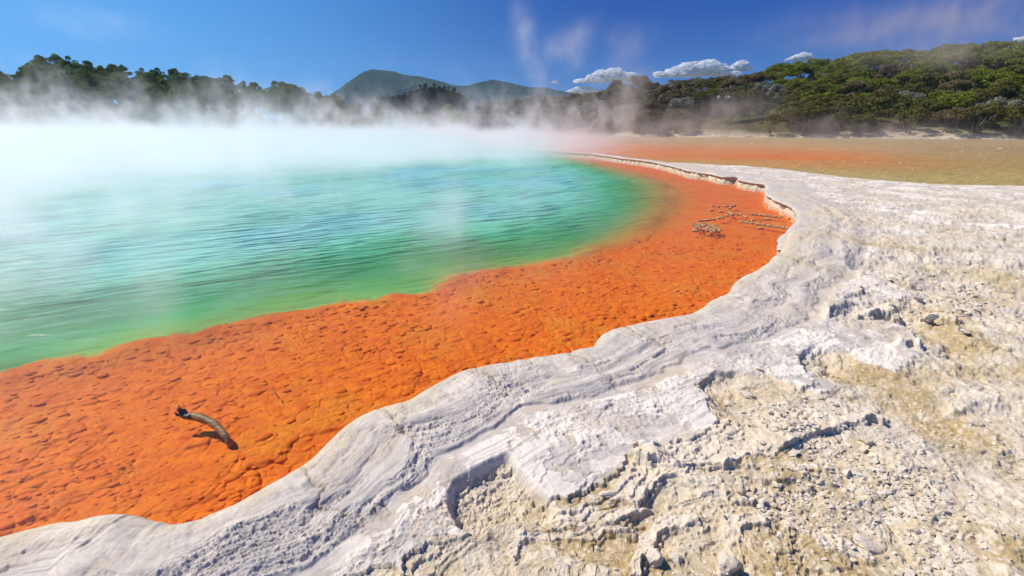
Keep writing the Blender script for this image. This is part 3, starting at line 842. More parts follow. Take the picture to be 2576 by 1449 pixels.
def tree_meshes(kind, seed):
    r = np.random.default_rng(seed)
    limbs = []; cl = []
    if kind == 'pine':
        H = 9.0; top = np.array([r.uniform(-.5, .5), r.uniform(-.5, .5), H * 0.93])
        tp = bent((0, 0, -0.5), top, r, 9, 0.03); limbs.append(tube(tp, np.linspace(0.24, 0.05, 9), 8))
        for i in range(26):
            f = r.uniform(0.34, 1.0); z = H * f
            reach = (1 - ((f - 0.45) / 0.58) ** 2) * 2.8 * r.uniform(0.45, 1.05)
            a = r.uniform(0, 2 * np.pi)
            base = tp[min(8, int(f * 8))]
            e = np.array([base[0] + math.cos(a) * reach, base[1] + math.sin(a) * reach, z * 0.95 + reach * 0.25])
            limbs.append(tube(bent(base, e, r, 4), np.linspace(0.07, 0.02, 4), 5))
            cl.append((e, r.uniform(0.5, 0.95) * (1.15 - 0.45 * f)))
            if r.random() < 0.6: cl.append((base * 0.45 + e * 0.55 + np.array([0, 0, 0.3]), r.uniform(0.5, 0.8)))
        v, f = clumped(cl, 100, 0.21, r, 0.9)
    elif kind == 'bush':
        H = 4.6
        for i in range(5):
            a = i * 1.256 + r.uniform(-.4, .4); rr = r.uniform(0.9, 1.6)
            limbs.append(tube(bent((0, 0, -0.4), (rr * math.cos(a), rr * math.sin(a), r.uniform(2.4, 3.4)), r, 6), np.linspace(0.11, 0.035, 6), 6))
        for i in range(26):
            a = r.uniform(0, 2 * np.pi); q_ = math.sqrt(r.uniform(0, 1)); rr = 2.4 * q_
            z = 1.6 + 2.4 * math.sqrt(max(0, 1 - q_ ** 2)) * r.uniform(0.75, 1.1)
            cl.append(((rr * math.cos(a), rr * math.sin(a), z), r.uniform(0.45, 0.95)))
        v, f = clumped(cl, 110, 0.15, r, 0.72)
    elif kind == 'conifer':
        H = 15.0
        limbs.append(tube(bent((0, 0, -0.5), (0, 0, H * 0.97), r, 8, 0.01), np.linspace(0.3, 0.04, 8), 8))
        for i in range(60):
            f = r.uniform(0.12, 0.99); rr = 2.5 * (1 - f) ** 0.85 * r.uniform(0.5, 1.05); a = r.uniform(0, 6.283)
            e = (rr * math.cos(a), rr * math.sin(a), H * f - 0.2 * rr)
            limbs.append(tube(np.array([(0, 0, H * f), ((e[0]) * .5, e[1] * .5, H * f), e]), (0.05, 0.03, 0.015), 4))
            cl.append((e, 0.35 + 0.5 * (1 - f)))
        v, f = clumped(cl, 160, 0.42, r, 0.9)
    else:
        H = 7.0
        limbs.append(tube(bent((0, 0, -0.5), (0, 0, 4.5), r, 6, 0.02), np.linspace(0.25, 0.1, 6), 8))
        for i in range(34):
            d = r.normal(0, 1, 3); d /= np.linalg.norm(d); d[2] = abs(d[2]) * 0.95 - 0.25
            e = np.array([0, 0, 3.9]) + d * np.array([2.9, 2.9, 2.9]) * r.uniform(0.6, 0.95)
            limbs.append(tube(bent((0, 0, 2.5), e, r, 4), np.linspace(0.08, 0.02, 4), 5))
            cl.append((e, r.uniform(0.6, 0.95)))
        v, f = clumped(cl, 100, 0.17, r, 0.85)
    lv, lf = join(limbs)
    return (v, f), (lv, lf)

L_PINE = leaf_mat('pine_leaf', (0.05, 0.11, 0.022), (0.20, 0.26, 0.04), transl=0.4)
L_PINE_Y = leaf_mat('young_pine_leaf', (0.12, 0.19, 0.03), (0.18, 0.23, 0.04), transl=0.4)
L_YEL = leaf_mat('yellow_green_leaf', (0.12, 0.15, 0.014), (0.22, 0.225, 0.035))
L_OLV = leaf_mat('olive_leaf', (0.095, 0.10, 0.02), (0.16, 0.135, 0.04), (0.20, 0.14, 0.07))
L_BRN = leaf_mat('brown_leaf', (0.14, 0.11, 0.045), (0.20, 0.15, 0.07), (0.28, 0.23, 0.15))
L_GRY = leaf_mat('grey_leaf', (0.20, 0.20, 0.13), (0.28, 0.26, 0.18), (0.40, 0.38, 0.30))
L_CON = leaf_mat('conifer_leaf', (0.025, 0.065, 0.03), (0.045, 0.095, 0.035))
L_LIME = leaf_mat('lime_leaf', (0.16, 0.30, 0.02), (0.24, 0.36, 0.04))

_protos = {}
def proto(kind, var, lm, bare=False):
    key = (kind, var, lm.name)
    if key not in _protos:
        mk = (kind, var)
        if mk not in _protos:
            (v, f), (lv, lf) = tree_meshes(kind, 100 + var * 17 + hash_kind[kind])
            _protos[mk] = (v, f, mesh_from('trunk', lv, lf, M_BARK, link=False).data)
        v, f, tm = _protos[mk]
        _protos[key] = (mesh_from('crown', v, f, lm, smooth=False, link=False).data, tm)
    return _protos[key]
hash_kind = dict(pine=1, bush=2, conifer=3, round=4)
def plant(name, kind, var, lm, loc, rot, sc, label, cat, group=None):
    cm, tm = proto(kind, var, lm)
    e = bpy.data.objects.new(name, None); COL.objects.link(e)
    e.location = loc; e.rotation_euler = (0, 0, rot)
    e.scale = sc if hasattr(sc, '__len__') else (sc,) * 3
    e.empty_display_size = 0.5
    tag(e, label, cat, group)
    for nm, d in (('trunk', tm), ('crown', cm)):
        o = bpy.data.objects.new(nm, d); COL.objects.link(o); o.parent = e
    return e
def hz(x, y): return float(ground_height_far(np.array([x]), np.array([y]))[0])
def ground_height_far(x, y): return hill_height(x, y) + 0.12
K0 = ray(0, YH)[1]
def wx_of(c, y): return (c - CXD) * y / (F_D * K0)

# left hill: pines
r1 = np.random.default_rng(21)
cand = []
for c in np.arange(-260, 830, 34):       # the ridge row, whose tops draw the skyline
    cc = c + r1.uniform(-8, 8); yr = float(YR_L(cc)) + r1.uniform(-3, 3)
    cand.append((cc, yr, True))
cand += [(405, 112, False), (425, 114, False), (388, 108, False)]
tries = 0
while len(cand) < 165 and tries < 6000:
    tries += 1
    cc = r1.uniform(-280, 860); ys, yr = float(YS_L(cc)), float(YR_L(cc))
    y = ys + 3 + (yr - ys - 4) * r1.uniform(0, 1) ** 0.8
    x = wx_of(cc, y)
    if all((wx_of(c2, y2) - x) ** 2 + (y2 - y) ** 2 > 3.4 ** 2 for c2, y2, _ in cand): cand.append((cc, y, False))
for k, (cc, y, ridge) in enumerate(cand):
    if 62 < cc < 88 and ridge: continue
    x = wx_of(cc, y); g = float(ground_height_far(np.array([x]), np.array([y]))[0])
    if ridge:
        zt = float(_skyz(cc, SKY_L, y)) + r1.uniform(-0.8, 0.5); sc = max(0.35, (zt - g) / 9.3)
    else: sc = r1.uniform(0.62, 0.95)
    young = (not ridge) and (350 < cc < 640) and y < float(YS_L(cc)) + 26 and r1.random() < 0.7
    if young:
        plant('pine_tree', 'pine', k % 5, L_PINE_Y, (x, y, g), r1.uniform(0, 6), sc * 0.75, 'young yellow-green pine on the lower slope of the wooded hill behind the thickest steam', 'pine tree', 'young pines low on the steamy hill')
    else:
        plant('pine_tree', 'pine', k % 5, L_PINE, (x, y, g), r1.uniform(0, 6), (sc * 1.05, sc * 1.05, sc), 'dark green pine in the wood on the hill behind the thickest steam', 'pine tree', 'dark pines on the steamy hill')

# right hillside and middle: bush trees
r2 = np.random.default_rng(5)
cand = []
for c in np.arange(800, 2760, 36):
    cc = c + r2.uniform(-8, 8); cand.append((cc, float(YR_R(cc)) + r2.uniform(-2, 2), True))
tries = 0
while len(cand) < 325 and tries < 20000:
    tries += 1
    cc = r2.uniform(1150, 2780); ys, yr = float(YS_R(cc)), float(YR_R(cc))
    y = ys + 2.0 + (yr - ys - 2) * r2.uniform(0, 1) ** 0.9; x = wx_of(cc, y)
    if 1735 < cc < 1985 and 84 < y < 99: continue
    if all((wx_of(c2, y2) - x) ** 2 + (y2 - y) ** 2 > 2.9 ** 2 for c2, y2, _ in cand): cand.append((cc, y, False))
info = {
 'y': (L_YEL, 'yellow-green rounded bush tree high on the hillside across the pond', 'yellow-green bush trees on the hillside'),
 'o': (L_OLV, 'olive-green bush tree on the slope across the pond', 'olive bush trees on the slope'),
 'b': (L_BRN, 'brownish bush tree in the scrub behind the pools', 'brownish bush trees behind the pools'),
 'g': (L_GRY, 'pale grey-green bush tree among the darker scrub across the pond', 'pale grey-green bush trees in the scrub'),
 'l': (L_LIME, 'fresh green bush tree low between the conifers and the steam', 'fresh green bush trees below the mountain'),
}
for k, (cc, y, ridge) in enumerate(cand):
    x = wx_of(cc, y); g = float(ground_height_far(np.array([x]), np.array([y]))[0])
    ys, yr = float(YS_R(cc)), float(YR_R(cc)); t = (y - ys) / (yr - ys)
    if ridge:
        zt = float(_skyz(cc, SKY_R, y)) + r2.uniform(-0.5, 0.4); sc = min(1.6, max(0.35, (zt - g) / 4.75))
        sxy = sc * 1.15
    else: sc = r2.uniform(0.65, 1.05); sxy = sc * r2.uniform(1.0, 1.3)
    u = r2.random()
    if cc < 1180: kd = 'l' if u < 0.6 else 'o'
    elif cc < 1900: kd = 'b' if u < 0.5 else ('o' if u < 0.9 else 'g')
    else: kd = 'y' if u < (0.15 + 0.8 * sstep(0.35, 0.75, t)) else ('o' if u < 0.78 else ('b' if u < 0.93 else 'g'))
    if cc < 1180 and not ridge: sc *= 0.8
    lm, lab, grp = info[kd]
    plant('bush_tree', 'bush', k % 6, lm, (x, y, g), r2.uniform(0, 6), (sxy, sxy, sc), lab, 'bush tree', grp)

# middle distance: conifer stand and two lime-green trees
r3 = np.random.default_rng(9)
for k, (cc, yt) in enumerate([(955,243),(968,240),(980,237),(995,241),(1010,236),(1024,233),(1040,228),(1052,222),(1063,213),(1075,210),(1086,214),(1098,211),(1110,216),(1121,213),(1133,218),(1146,220),(1157,228),(1168,240),(1178,250),(1035,240),(1070,225),(1105,228),(1140,235)]):
    y = 200 + r3.uniform(-10, 10); x = wx_of(cc, y); g = float(ground_height_far(np.array([x]), np.array([y]))[0])
    zt = pt_at_depth(cc, yt, y)[2]; sc = (zt - g) / 15.0
    plant('conifer_tree', 'conifer', k % 3, L_CON, (x, y, g), r3.uniform(0, 6), (max(sc, 0.9) * 1.5, max(sc, 0.9) * 1.5, sc), 'tall dark conifer in the stand in front of the mountain', 'conifer tree', 'conifers in front of the mountain')
for cc, yt, w_, lab in ((972, 263, 1.0, 'lime-green round tree at the foot of the conifers, beside their low end'), (1130, 258, 1.05, 'lime-green round tree below the tallest conifers, next to the brownish scrub'), (885, 252, 1.0, 'mid-green round tree in front of the foot of the mountain')):
    y = 140; x = wx_of(cc, y); g = float(ground_height_far(np.array([x]), np.array([y]))[0])
    zt = pt_at_depth(cc, yt, y)[2]
    plant('round_tree', 'round', 0 if cc < 1000 else 1, L_LIME if cc > 900 else L_PINE_Y, (x, y, g), 1.0, (w_ * .8, w_ * .8, (zt - g) / 7.0), lab, 'tree')

# ------------------------------------------------------------------ mountain
MT = np.array([(-500,215),(-200,205),(0,180),(60,184),(100,195),(200,235),(330,275),(450,300),(600,310),(700,302),(780,268),(830,243),(860,224),(900,196),(925,180),(945,173),(975,175),(1000,178),(1025,187),(1060,190),(1100,199),(1130,208),(1150,214),(1180,214),(1200,208),(1225,201),(1245,199),(1270,204),(1300,211),(1330,218),(1370,219),(1400,226),(1450,235),(1520,255),(1600,290),(1700,318),(1900,318)], float)
mc = np.linspace(-500, 1880, 620); mt = np.linspace(0, 1.35, 120)
CC, TT = np.meshgrid(mc, mt, indexing='ij')
MY = 1000 + 500 * TT
MX = wx_of(CC, MY)
ridge_z = pt_at_depth(CC, np.interp(CC, MT[:, 0], MT[:, 1]), 1500.0)[2]
ridge_z = np.maximum(ridge_z, 0)
pr = np.where(TT < 1, TT ** 1.25, 1 - 2.0 * (TT - 1))
spur = np.abs(fbm(MX * 0.006 + 0.6 * fbm(MX * .004, MY * .004, 2, 501), MY * 0.0022, 4, 500)) 
MZ = ridge_z * pr - ridge_z * 0.95 * spur * np.sin(np.clip(TT, 0, 1) * np.pi) - 1.0
MZ = MZ + ridge_z * 0.012 * fbm(MX * 0.06, MY * 0.06, 3, 510) * (TT > 0.02)
def mat_mountain():
    m, t, o = new_mat('mountain_forest')
    P = node(t, 'ShaderNodeTexCoord').outputs['Object']
    n1 = noise(t, P, 0.006, 5, 0.6); n2 = noise(t, P, 0.09, 4, 0.7)
    c = mix(t, n1.step(0.50, 0.60), (0.028, 0.06, 0.022), (0.085, 0.12, 0.035))
    c = mix(t, n2.step(0.4, 0.62) * 0.6, c, (0.015, 0.032, 0.014))
    b = principled(t, o, Roughness=1.0); b.inputs['Specular IOR Level'].default_value = 0.0
    t.links.new(c, b.inputs['Base Color']); t.links.new(bump(t, n2, 1.0, 20.0), b.inputs['Normal'])
    return m
ii = np.arange(MX.size).reshape(MX.shape)
q = np.stack([ii[:-1, :-1], ii[1:, :-1], ii[1:, 1:], ii[:-1, 1:]], -1).reshape(-1, 4)
o = mesh_from('mountain', np.stack([MX.ravel(), MY.ravel(), MZ.ravel()], 1), q, mat_mountain()); o['kind'] = 'structure'

# ------------------------------------------------------------------ clouds low over the hills
def ico(sub):
    import bmesh
    bm = bmesh.new(); bmesh.ops.create_icosphere(bm, subdivisions=sub, radius=1)
    v = np.array([p.co[:] for p in bm.verts]); f = np.array([[a.index for a in fc.verts] for fc in bm.faces]); bm.free()
    return v, f
m_, t_, o_ = new_mat('cloud'); M_CLOUD = m_
d1 = node(t_, 'ShaderNodeBsdfDiffuse'); d1.inputs['Color'].default_value = (0.97, 0.96, 0.95, 1)
d2 = node(t_, 'ShaderNodeBsdfTranslucent'); d2.inputs['Color'].default_value = (0.97, 0.96, 0.95, 1)
dm = node(t_, 'ShaderNodeMixShader'); dm.inputs[0].default_value = 0.6
t_.links.new(d1.outputs[0], dm.inputs[1]); t_.links.new(d2.outputs[0], dm.inputs[2])
lw = node(t_, 'ShaderNodeLayerWeight', Blend=0.35); tp_ = node(t_, 'ShaderNodeBsdfTransparent')
fm = node(t_, 'ShaderNodeMixShader'); t_.links.new(T(t_, lw.outputs['Facing']).step(0.12, 0.85).s, fm.inputs[0])
t_.links.new(dm.outputs[0], fm.inputs[1]); t_.links.new(tp_.outputs[0], fm.inputs[2]); t_.links.new(fm.outputs[0], o_.inputs['Surface'])
iv3, if3 = ico(3)
def cloud(x0, x1, ytop, ybot, seed, label, peak=0.6):
    r = np.random.default_rng(seed); Yc = 2600.0
    k_ = Yc / (F_D * K0); W = (x1 - x0) * k_; Hh = (ybot - ytop) * k_
    cx_ = wx_of((x0 + x1) / 2, Yc); zb = pt_at_depth((x0 + x1) / 2, ybot, Yc)[2]
    parts = []
    n = 190
    for i in range(n):
        u = r.uniform(-1, 1)
        env = max(0.12, (1 - abs(u - (peak - 0.5)) ** 1.6)) * r.uniform(0.55, 1.0)
        rad = Hh * r.uniform(0.10, 0.30) * (0.5 + env * 0.7)
        z = r.uniform(0, 1) ** 0.8 * max(0, Hh * env - rad)
        c = np.array([u * W * 0.5 * 0.96, r.uniform(-1, 1) * Hh * 0.6, z + rad * 0.5])
        v = iv3 * rad
        nn = fbm(v[:, 0] / rad * 2.2 + i * 3, v[:, 2] / rad * 2.2 + v[:, 1] / rad * 1.7, 3, 600)
        v = v * (1 + 0.36 * nn[:, None]) * np.array([1.7, 1.3, 0.8])
        v[:, 2] = np.maximum(v[:, 2] + c[2], -0.02 * Hh) - c[2]
        parts.append((v + c, if3))
    v, f = join(parts)
    o = mesh_from('cloud', v, f, M_CLOUD); o.location = (cx_, Yc, zb)
    tag(o, label, 'cloud')
cloud(1440, 1612, 174, 207, 1, 'long flat-based white cloud behind the tallest brownish trees')
cloud(1632, 1835, 150, 192, 2, 'largest puffy white cloud low over the hillside')
cloud(1812, 1862, 154, 178, 3, 'small round white puff touching the largest cloud')
cloud(1383, 1402, 203, 209, 4, 'tiniest cloud wisp, alone above the low brownish scrub')
cloud(1405, 1515, 216, 236, 5, 'white cloud top peeping over the scrub beneath the flat-based cloud')
cloud(1950, 2015, 134, 152, 6, 'small cloud half hidden behind the start of the high hillside')
cloud(2500, 2680, 64, 100, 7, 'white cloud edge rising behind the highest end of the hillside')

# ------------------------------------------------------------------ loose stones on the broken floor
m_, t_, o_ = new_mat('stone'); M_STONE = m_
P_ = node(t_, 'ShaderNodeTexCoord').outputs['Object']
n_a = noise(t_, P_, 9.0, 4, 0.6); n_b = noise(t_, P_, 70.0, 3, 0.6)
b_ = principled(t_, o_, Roughness=0.9); b_.inputs['Specular IOR Level'].default_value = 0.2
tn = attr(t_, 'tone')
cc_ = mix(t_, tn, (0.48, 0.38, 0.26), (0.72, 0.62, 0.51))
cc_ = mix(t_, n_a.step(0.45, 0.65) * 0.6, cc_, (0.58, 0.48, 0.36))
cc_ = mix(t_, n_b.step(0.58, 0.70) * 0.4, cc_, (0.34, 0.27, 0.19))
t_.links.new(cc_, b_.inputs['Base Color']); t_.links.new(bump(t_, n_b + n_a, 0.7, 0.006), b_.inputs['Normal'])
iv1, if1 = ico(1)
rg = np.random.default_rng(77)
def scatter(n, sample, size, z_sink=0.35):
    x, y = sample(n)
    h, d, dd, dp, slab, rough, hol, gx = ground_height(x, y, True)
    keep = (d < -0.6) & (dp < -0.3) & (rg.uniform(0, 1, len(x)) < np.where(slab > 0.5, np.where(hol > 0.5, 0.9, 0.02), 0.25 + 0.75 * sstep(-0.15, 0.4, fbm(x * 1.5, y * 1.5, 3, 701))))
    x, y, h = x[keep], y[keep], h[keep]
    return x, y, h, size(x, y)
def near_sample(n):
    u = rg.uniform(0, 1, n); y = 1.25 + 6.5 * u ** 1.7
    x = rg.uniform(-0.5, 1.35, n) * y
    return x, y
def patch_sample(cx_, cy_, sx, sy):
    def f(n):
        X_, Y_ = ground_pt(cx_ + rg.normal(0, sx, n), cy_ + rg.normal(0, sy, n), 0.05)
        return X_, Y_
    return f
sets = [scatter(7000, near_sample, lambda x, y: rg.lognormal(math.log(0.0030), 0.45, len(x)) * np.clip(y / 2.2, 0.8, 2.5)),
        scatter(1500, patch_sample(2140, 1250, 120, 75), lambda x, y: rg.lognormal(math.log(0.0085), 0.3, len(x))),
        scatter(900, patch_sample(2320, 1180, 140, 90), lambda x, y: rg.lognormal(math.log(0.006), 0.35, len(x))),
        scatter(700, patch_sample(2000, 1080, 120, 40), lambda x, y: rg.lognormal(math.log(0.009), 0.4, len(x))),
        scatter(500, patch_sample(2350, 760, 160, 40), lambda x, y: rg.lognormal(math.log(0.017), 0.4, len(x))),
        scatter(260, patch_sample(2330, 1400, 60, 40), lambda x, y: rg.lognormal(math.log(0.008), 0.35, len(x)))]
X_ = np.concatenate([a[0] for a in sets]); Y_ = np.concatenate([a[1] for a in sets]); H_ = np.concatenate([a[2] for a in sets]); S_ = np.concatenate([a[3] for a in sets])
n = len(X_)
S_ = np.clip(S_, 0.002, 0.05)
axs = rg.uniform(0.65, 1.3, (n, 3)) * np.array([1.2, 0.9, 0.6])
V = iv1[None] * (1 + rg.uniform(-0.22, 0.22, (n, len(iv1), 1))) * axs[:, None] * S_[:, None, None]
an = rg.uniform(0, 6.283, n); ca_, sa_ = np.cos(an)[:, None], np.sin(an)[:, None]
V = np.stack([V[..., 0] * ca_ - V[..., 1] * sa_, V[..., 0] * sa_ + V[..., 1] * ca_, V[..., 2]], -1)
tl = rg.normal(0, 0.3, (n, 1)); V[..., 2] += V[..., 0] * tl
V += np.stack([X_, Y_, H_ + S_ * 0.25], 1)[:, None]
F = (if1[None] + (np.arange(n) * len(iv1))[:, None, None]).reshape(-1, 3)
o = mesh_from('gravel', V.reshape(-1, 3), F, M_STONE, smooth=False, attrs=dict(tone=np.repeat(rg.uniform(0, 1, n), len(iv1))))
tag(o, 'pale gravel and small chips strewn over the broken crust', kind='stuff')

def rock(cx_, cy_, wpx, shape, tone, label, seed, dark=None, cat='stone', group=None):
    x, y = ground_pt(cx_, cy_, 0.06)
    h = float(ground_height(np.array([x]), np.array([y]))[0])
    t3 = math.sqrt(x * x + y * y + (CAM_H - h) ** 2)
    w_ = wpx / F_D * t3 * 0.5
    r = np.random.default_rng(seed)
    v = iv3.copy()
    for k in range(11):      # split faces
        d = r.normal(0, 1, 3); d /= np.linalg.norm(d); c = r.uniform(0.40, 0.78)
        ex = v @ d - c; v = v - np.clip(ex, 0, None)[:, None] * d * 0.92
    nn = fbm(v[:, 0] * 2.5 + seed, v[:, 1] * 2.5 + v[:, 2] * 1.9, 4, 700)
    v = v * (1 + 0.10 * nn[:, None])
    strat_ = 0.05 * np.sin(v[:, 2] * 16 + nn * 3)
    v[:, :2] *= (1 + strat_)[:, None]
    v = v * np.array(shape) * w_
    o = mesh_from('stone', v, if3, M_STONE, attrs=dict(tone=np.full(len(v), tone * 0.65)), smooth=False)
    o.location = (x, y, h + shape[2] * w_ * 0.25); o.rotation_euler = (r.uniform(-.25, .25), r.uniform(-.25, .25), r.uniform(0, 6.28) if abs(shape[0] - shape[1]) < 0.5 else r.uniform(-0.4, 0.4))
    tag(o, label, cat, group)
RK = lambda a, b: (1408.7 + 0.4792 * a, 754.7 + 0.4792 * b)
for k, (a, b, w_, sh, tone, lab) in enumerate([
    (1600, 745, 70, (0.8, 0.9, 0.8), 0.35, 'grey wedge-shaped stone standing on the ochre patch below the rough ledge'),
    (1620, 1240, 112, (1.3, 0.8, 0.42), 0.85, 'broad pinkish-cream flat stone casting a shadow below the pebble patch'),
    (505, 1350, 96, (0.9, 1.0, 0.95), 0.75, 'lumpy cream stone as tall as wide beside the pale angular chip'),
    (612, 1340, 84, (1.1, 0.8, 0.55), 0.95, 'pale angular layered chip beside the lumpy cream stone'),
    (1255, 1172, 32, (1, 0.8, 0.7), 1.0, 'single small white pebble alone on bare ochre ground'),
    (205, 1252, 34, (1, 0.9, 0.7), 1.0, 'small white pebble on the yellowish crust below the deepest hollow'),
    (295, 1405, 34, (1, 0.8, 0.8), 0.9, 'small whitish knob near the bottom edge on rough grey crust'),
    (950, 1015, 66, (1, 0.8, 0.8), 0.1, 'dark grey wedge stone behind two little white pebbles'),
    (970, 1050, 42, (1.1, 0.8, 0.7), 1.0, 'little white pebble leaning on the dark grey wedge stone'),
    (1010, 1045, 36, (1.2, 0.6, 0.6), 0.95, 'slim white pebble next to the dark grey wedge stone'),
    (1265, 900, 46, (0.8, 1.2, 0.7), 1.0, 'white shard at the near side of the ochre patch'),
    (1335, 885, 40, (0.7, 1.2, 0.6), 1.0, 'narrow white shard between the white shard and the rounded pebbles'),
    (1412, 905, 48, (1.1, 0.8, 0.7), 0.95, 'rounded white stone at the head of the pebble patch'),
    (1496, 920, 44, (0.7, 1.1, 1.0), 0.95, 'upright white stone at the head of the pebble patch'),
    (1215, 815, 66, (1.3, 0.8, 0.4), 0.9, 'flat whitish flake lying under the long crust ledge'),
    (240, 1015, 84, (1.4, 0.7, 0.35), 0.95, 'flat white flake lying in the cracked layers below the main slab edge'),
    (890, 1375, 118, (0.9, 1.1, 0.8), 0.6, 'large lumpy tan stone near the bottom between long tilted flakes'),
    (2285, 882, 56, (1.3, 0.8, 0.4), 0.25, 'flat brownish-grey stone alone on the fine gravel'),
    (2190, 637, 64, (1.1, 0.8, 0.6), 0.3, 'brown lump of crust above the fine gravel slope'),
    (1045, 372, 40, (1, 0.9, 0.8), 1.0, 'round white pebble on the far rim of the shallow round basin'),
    (985, 485, 76, (1.2, 0.9, 0.6), 0.7, 'cream boulder-like lump inside the shallow round basin'),
    (1935, 105, 66, (1.2, 0.8, 0.6), 0.3, 'brownish clod at the end of the farthest dark ledge'),
    (2085, 160, 44, (1.2, 0.8, 0.6), 0.3, 'small brown clod beyond the farthest dark ledge'),
    (1940, 1405, 40, (1, 0.8, 0.7), 0.9, 'pale pebble beside the larger oval stone near the bottom'),
    (1852, 1398, 72, (1.2, 0.8, 0.5), 0.8, 'oval cream stone near the bottom edge below the pebble patch'),
    (900, 1290, 40, (0.35, 2.2, 0.35), 0.6, 'long tilted tan flake pointing at the large lumpy stone'),
    (1010, 1300, 40, (0.3, 3.4, 0.3), 0.5, 'longest narrow tan flake running towards the bottom edge'),
]):
    cx_, cy_ = RK(a, b)
    rock(cx_, cy_, w_ * 0.4792, sh, tone, lab, 900 + k)

# ------------------------------------------------------------------ orange cobbles on the shelf, too many to count
iv2, if2 = ico(2)
nc_ = 14000
cyy = 1.5 + 7.0 * rg.uniform(0, 1, nc_) ** 1.5; cxx = rg.uniform(-1.35, 0.62, nc_) * cyy
hh_, d_, dd_, _, _, _, _, _ = ground_height(cxx, cyy, True)
cs_ = rg.lognormal(math.log(0.0125), 0.55, nc_) * np.clip(cyy / 3.0, 0.8, 1.8)
k_ = (d_ > 0.05) & (dd_ < -0.02) & (rg.uniform(0, 1, nc_) < 0.35 + 0.65 * sstep(-0.2, 0.3, fbm(cxx * 1.3, cyy * 1.3, 3, 880)))
cxx, cyy, hh_, cs_ = cxx[k_], cyy[k_], hh_[k_], np.clip(cs_[k_], 0.006, 0.042)
n = len(cxx)
V = iv2[None] * (np.stack([rg.uniform(0.95, 1.45, n), rg.uniform(0.75, 1.0, n), rg.uniform(0.30, 0.45, n)], 1) * cs_[:, None])[:, None]
V = V * (1 + 0.12 * perlin(iv2[None, :, 0] * 1.5 + np.arange(n)[:, None], iv2[None, :, 1] * 1.5 + iv2[None, :, 2], 881))[..., None]
an = rg.normal(0.45, 0.4, n); ca_, sa_ = np.cos(an)[:, None], np.sin(an)[:, None]
V = np.stack([V[..., 0] * ca_ - V[..., 1] * sa_, V[..., 0] * sa_ + V[..., 1] * ca_, V[..., 2]], -1)
zc = np.minimum(hh_ - cs_ * 0.08, -0.03 - cs_ * 0.5)
V += np.stack([cxx, cyy, zc], 1)[:, None]
F = (if2[None] + (np.arange(n) * len(iv2))[:, None, None]).reshape(-1, 3)
m_, t_, o_ = new_mat('orange_cobble')
P_ = node(t_, 'ShaderNodeTexCoord').outputs['Object']
b_ = principled(t_, o_, Roughness=0.8); b_.inputs['Specular IOR Level'].default_value = 0.2
cc_ = mix(t_, attr(t_, 'tone'), (0.61, 0.110, 0.0), (0.72, 0.172, 0.0))
cc_ = mix(t_, noise(t_, P_, 20, 3).step(0.5, 0.7) * 0.5, cc_, (0.52, 0.15, 0.006))
t_.links.new(cc_, b_.inputs['Base Color'])
o = mesh_from('cobbles', V.reshape(-1, 3), F, m_, attrs=dict(tone=np.repeat(rg.uniform(0, 1, n), len(iv2))))
tag(o, 'rounded orange cobbles covering the flooded shelf', kind='stuff')

# ------------------------------------------------------------------ foam flecks on the pond
nf_ = 1500
fx_ = np.concatenate([rg.uniform(2000, 2600, 500), rg.uniform(1900, 2600, 600), rg.uniform(1990, 2330, 250), rg.uniform(1650, 2500, 150)])
fy_ = np.concatenate([rg.normal(373, 3, 500), rg.uniform(366, 460, 600), rg.uniform(0, 1, 250) * 9, rg.uniform(352, 372, 150)])
fy_[1100:1350] = np.interp(fx_[1100:1350], [1990, 2064, 2225, 2345], [427, 434, 451, 460]) - fy_[1100:1350]
px_, py_ = ground_pt(fx_, fy_, 0.02)
k_ = sdist(px_, py_, POND) > 0.15
px_, py_ = px_[k_], py_[k_]; n = len(px_)
fr_ = rg.lognormal(math.log(0.018), 0.5, n) * np.clip(py_ / 25, 0.6, 2.2)
V = iv1[None] * (fr_[:, None] * np.array([1.6, 1.0, 0.25]))[:, None] + np.stack([px_, py_, np.full(n, 0.02)], 1)[:, None]
F = (if1[None] + (np.arange(n) * len(iv1))[:, None, None]).reshape(-1, 3)
m_, t_, o_ = new_mat('foam_fleck'); b_ = principled(t_, o_, Roughness=0.9); b_.inputs['Base Color'].default_value = (0.74, 0.62, 0.36, 1)
o = mesh_from('foam', V.reshape(-1, 3), F, m_)
tag(o, 'pale yellowish foam flecks drifting on the ochre pond', kind='stuff')

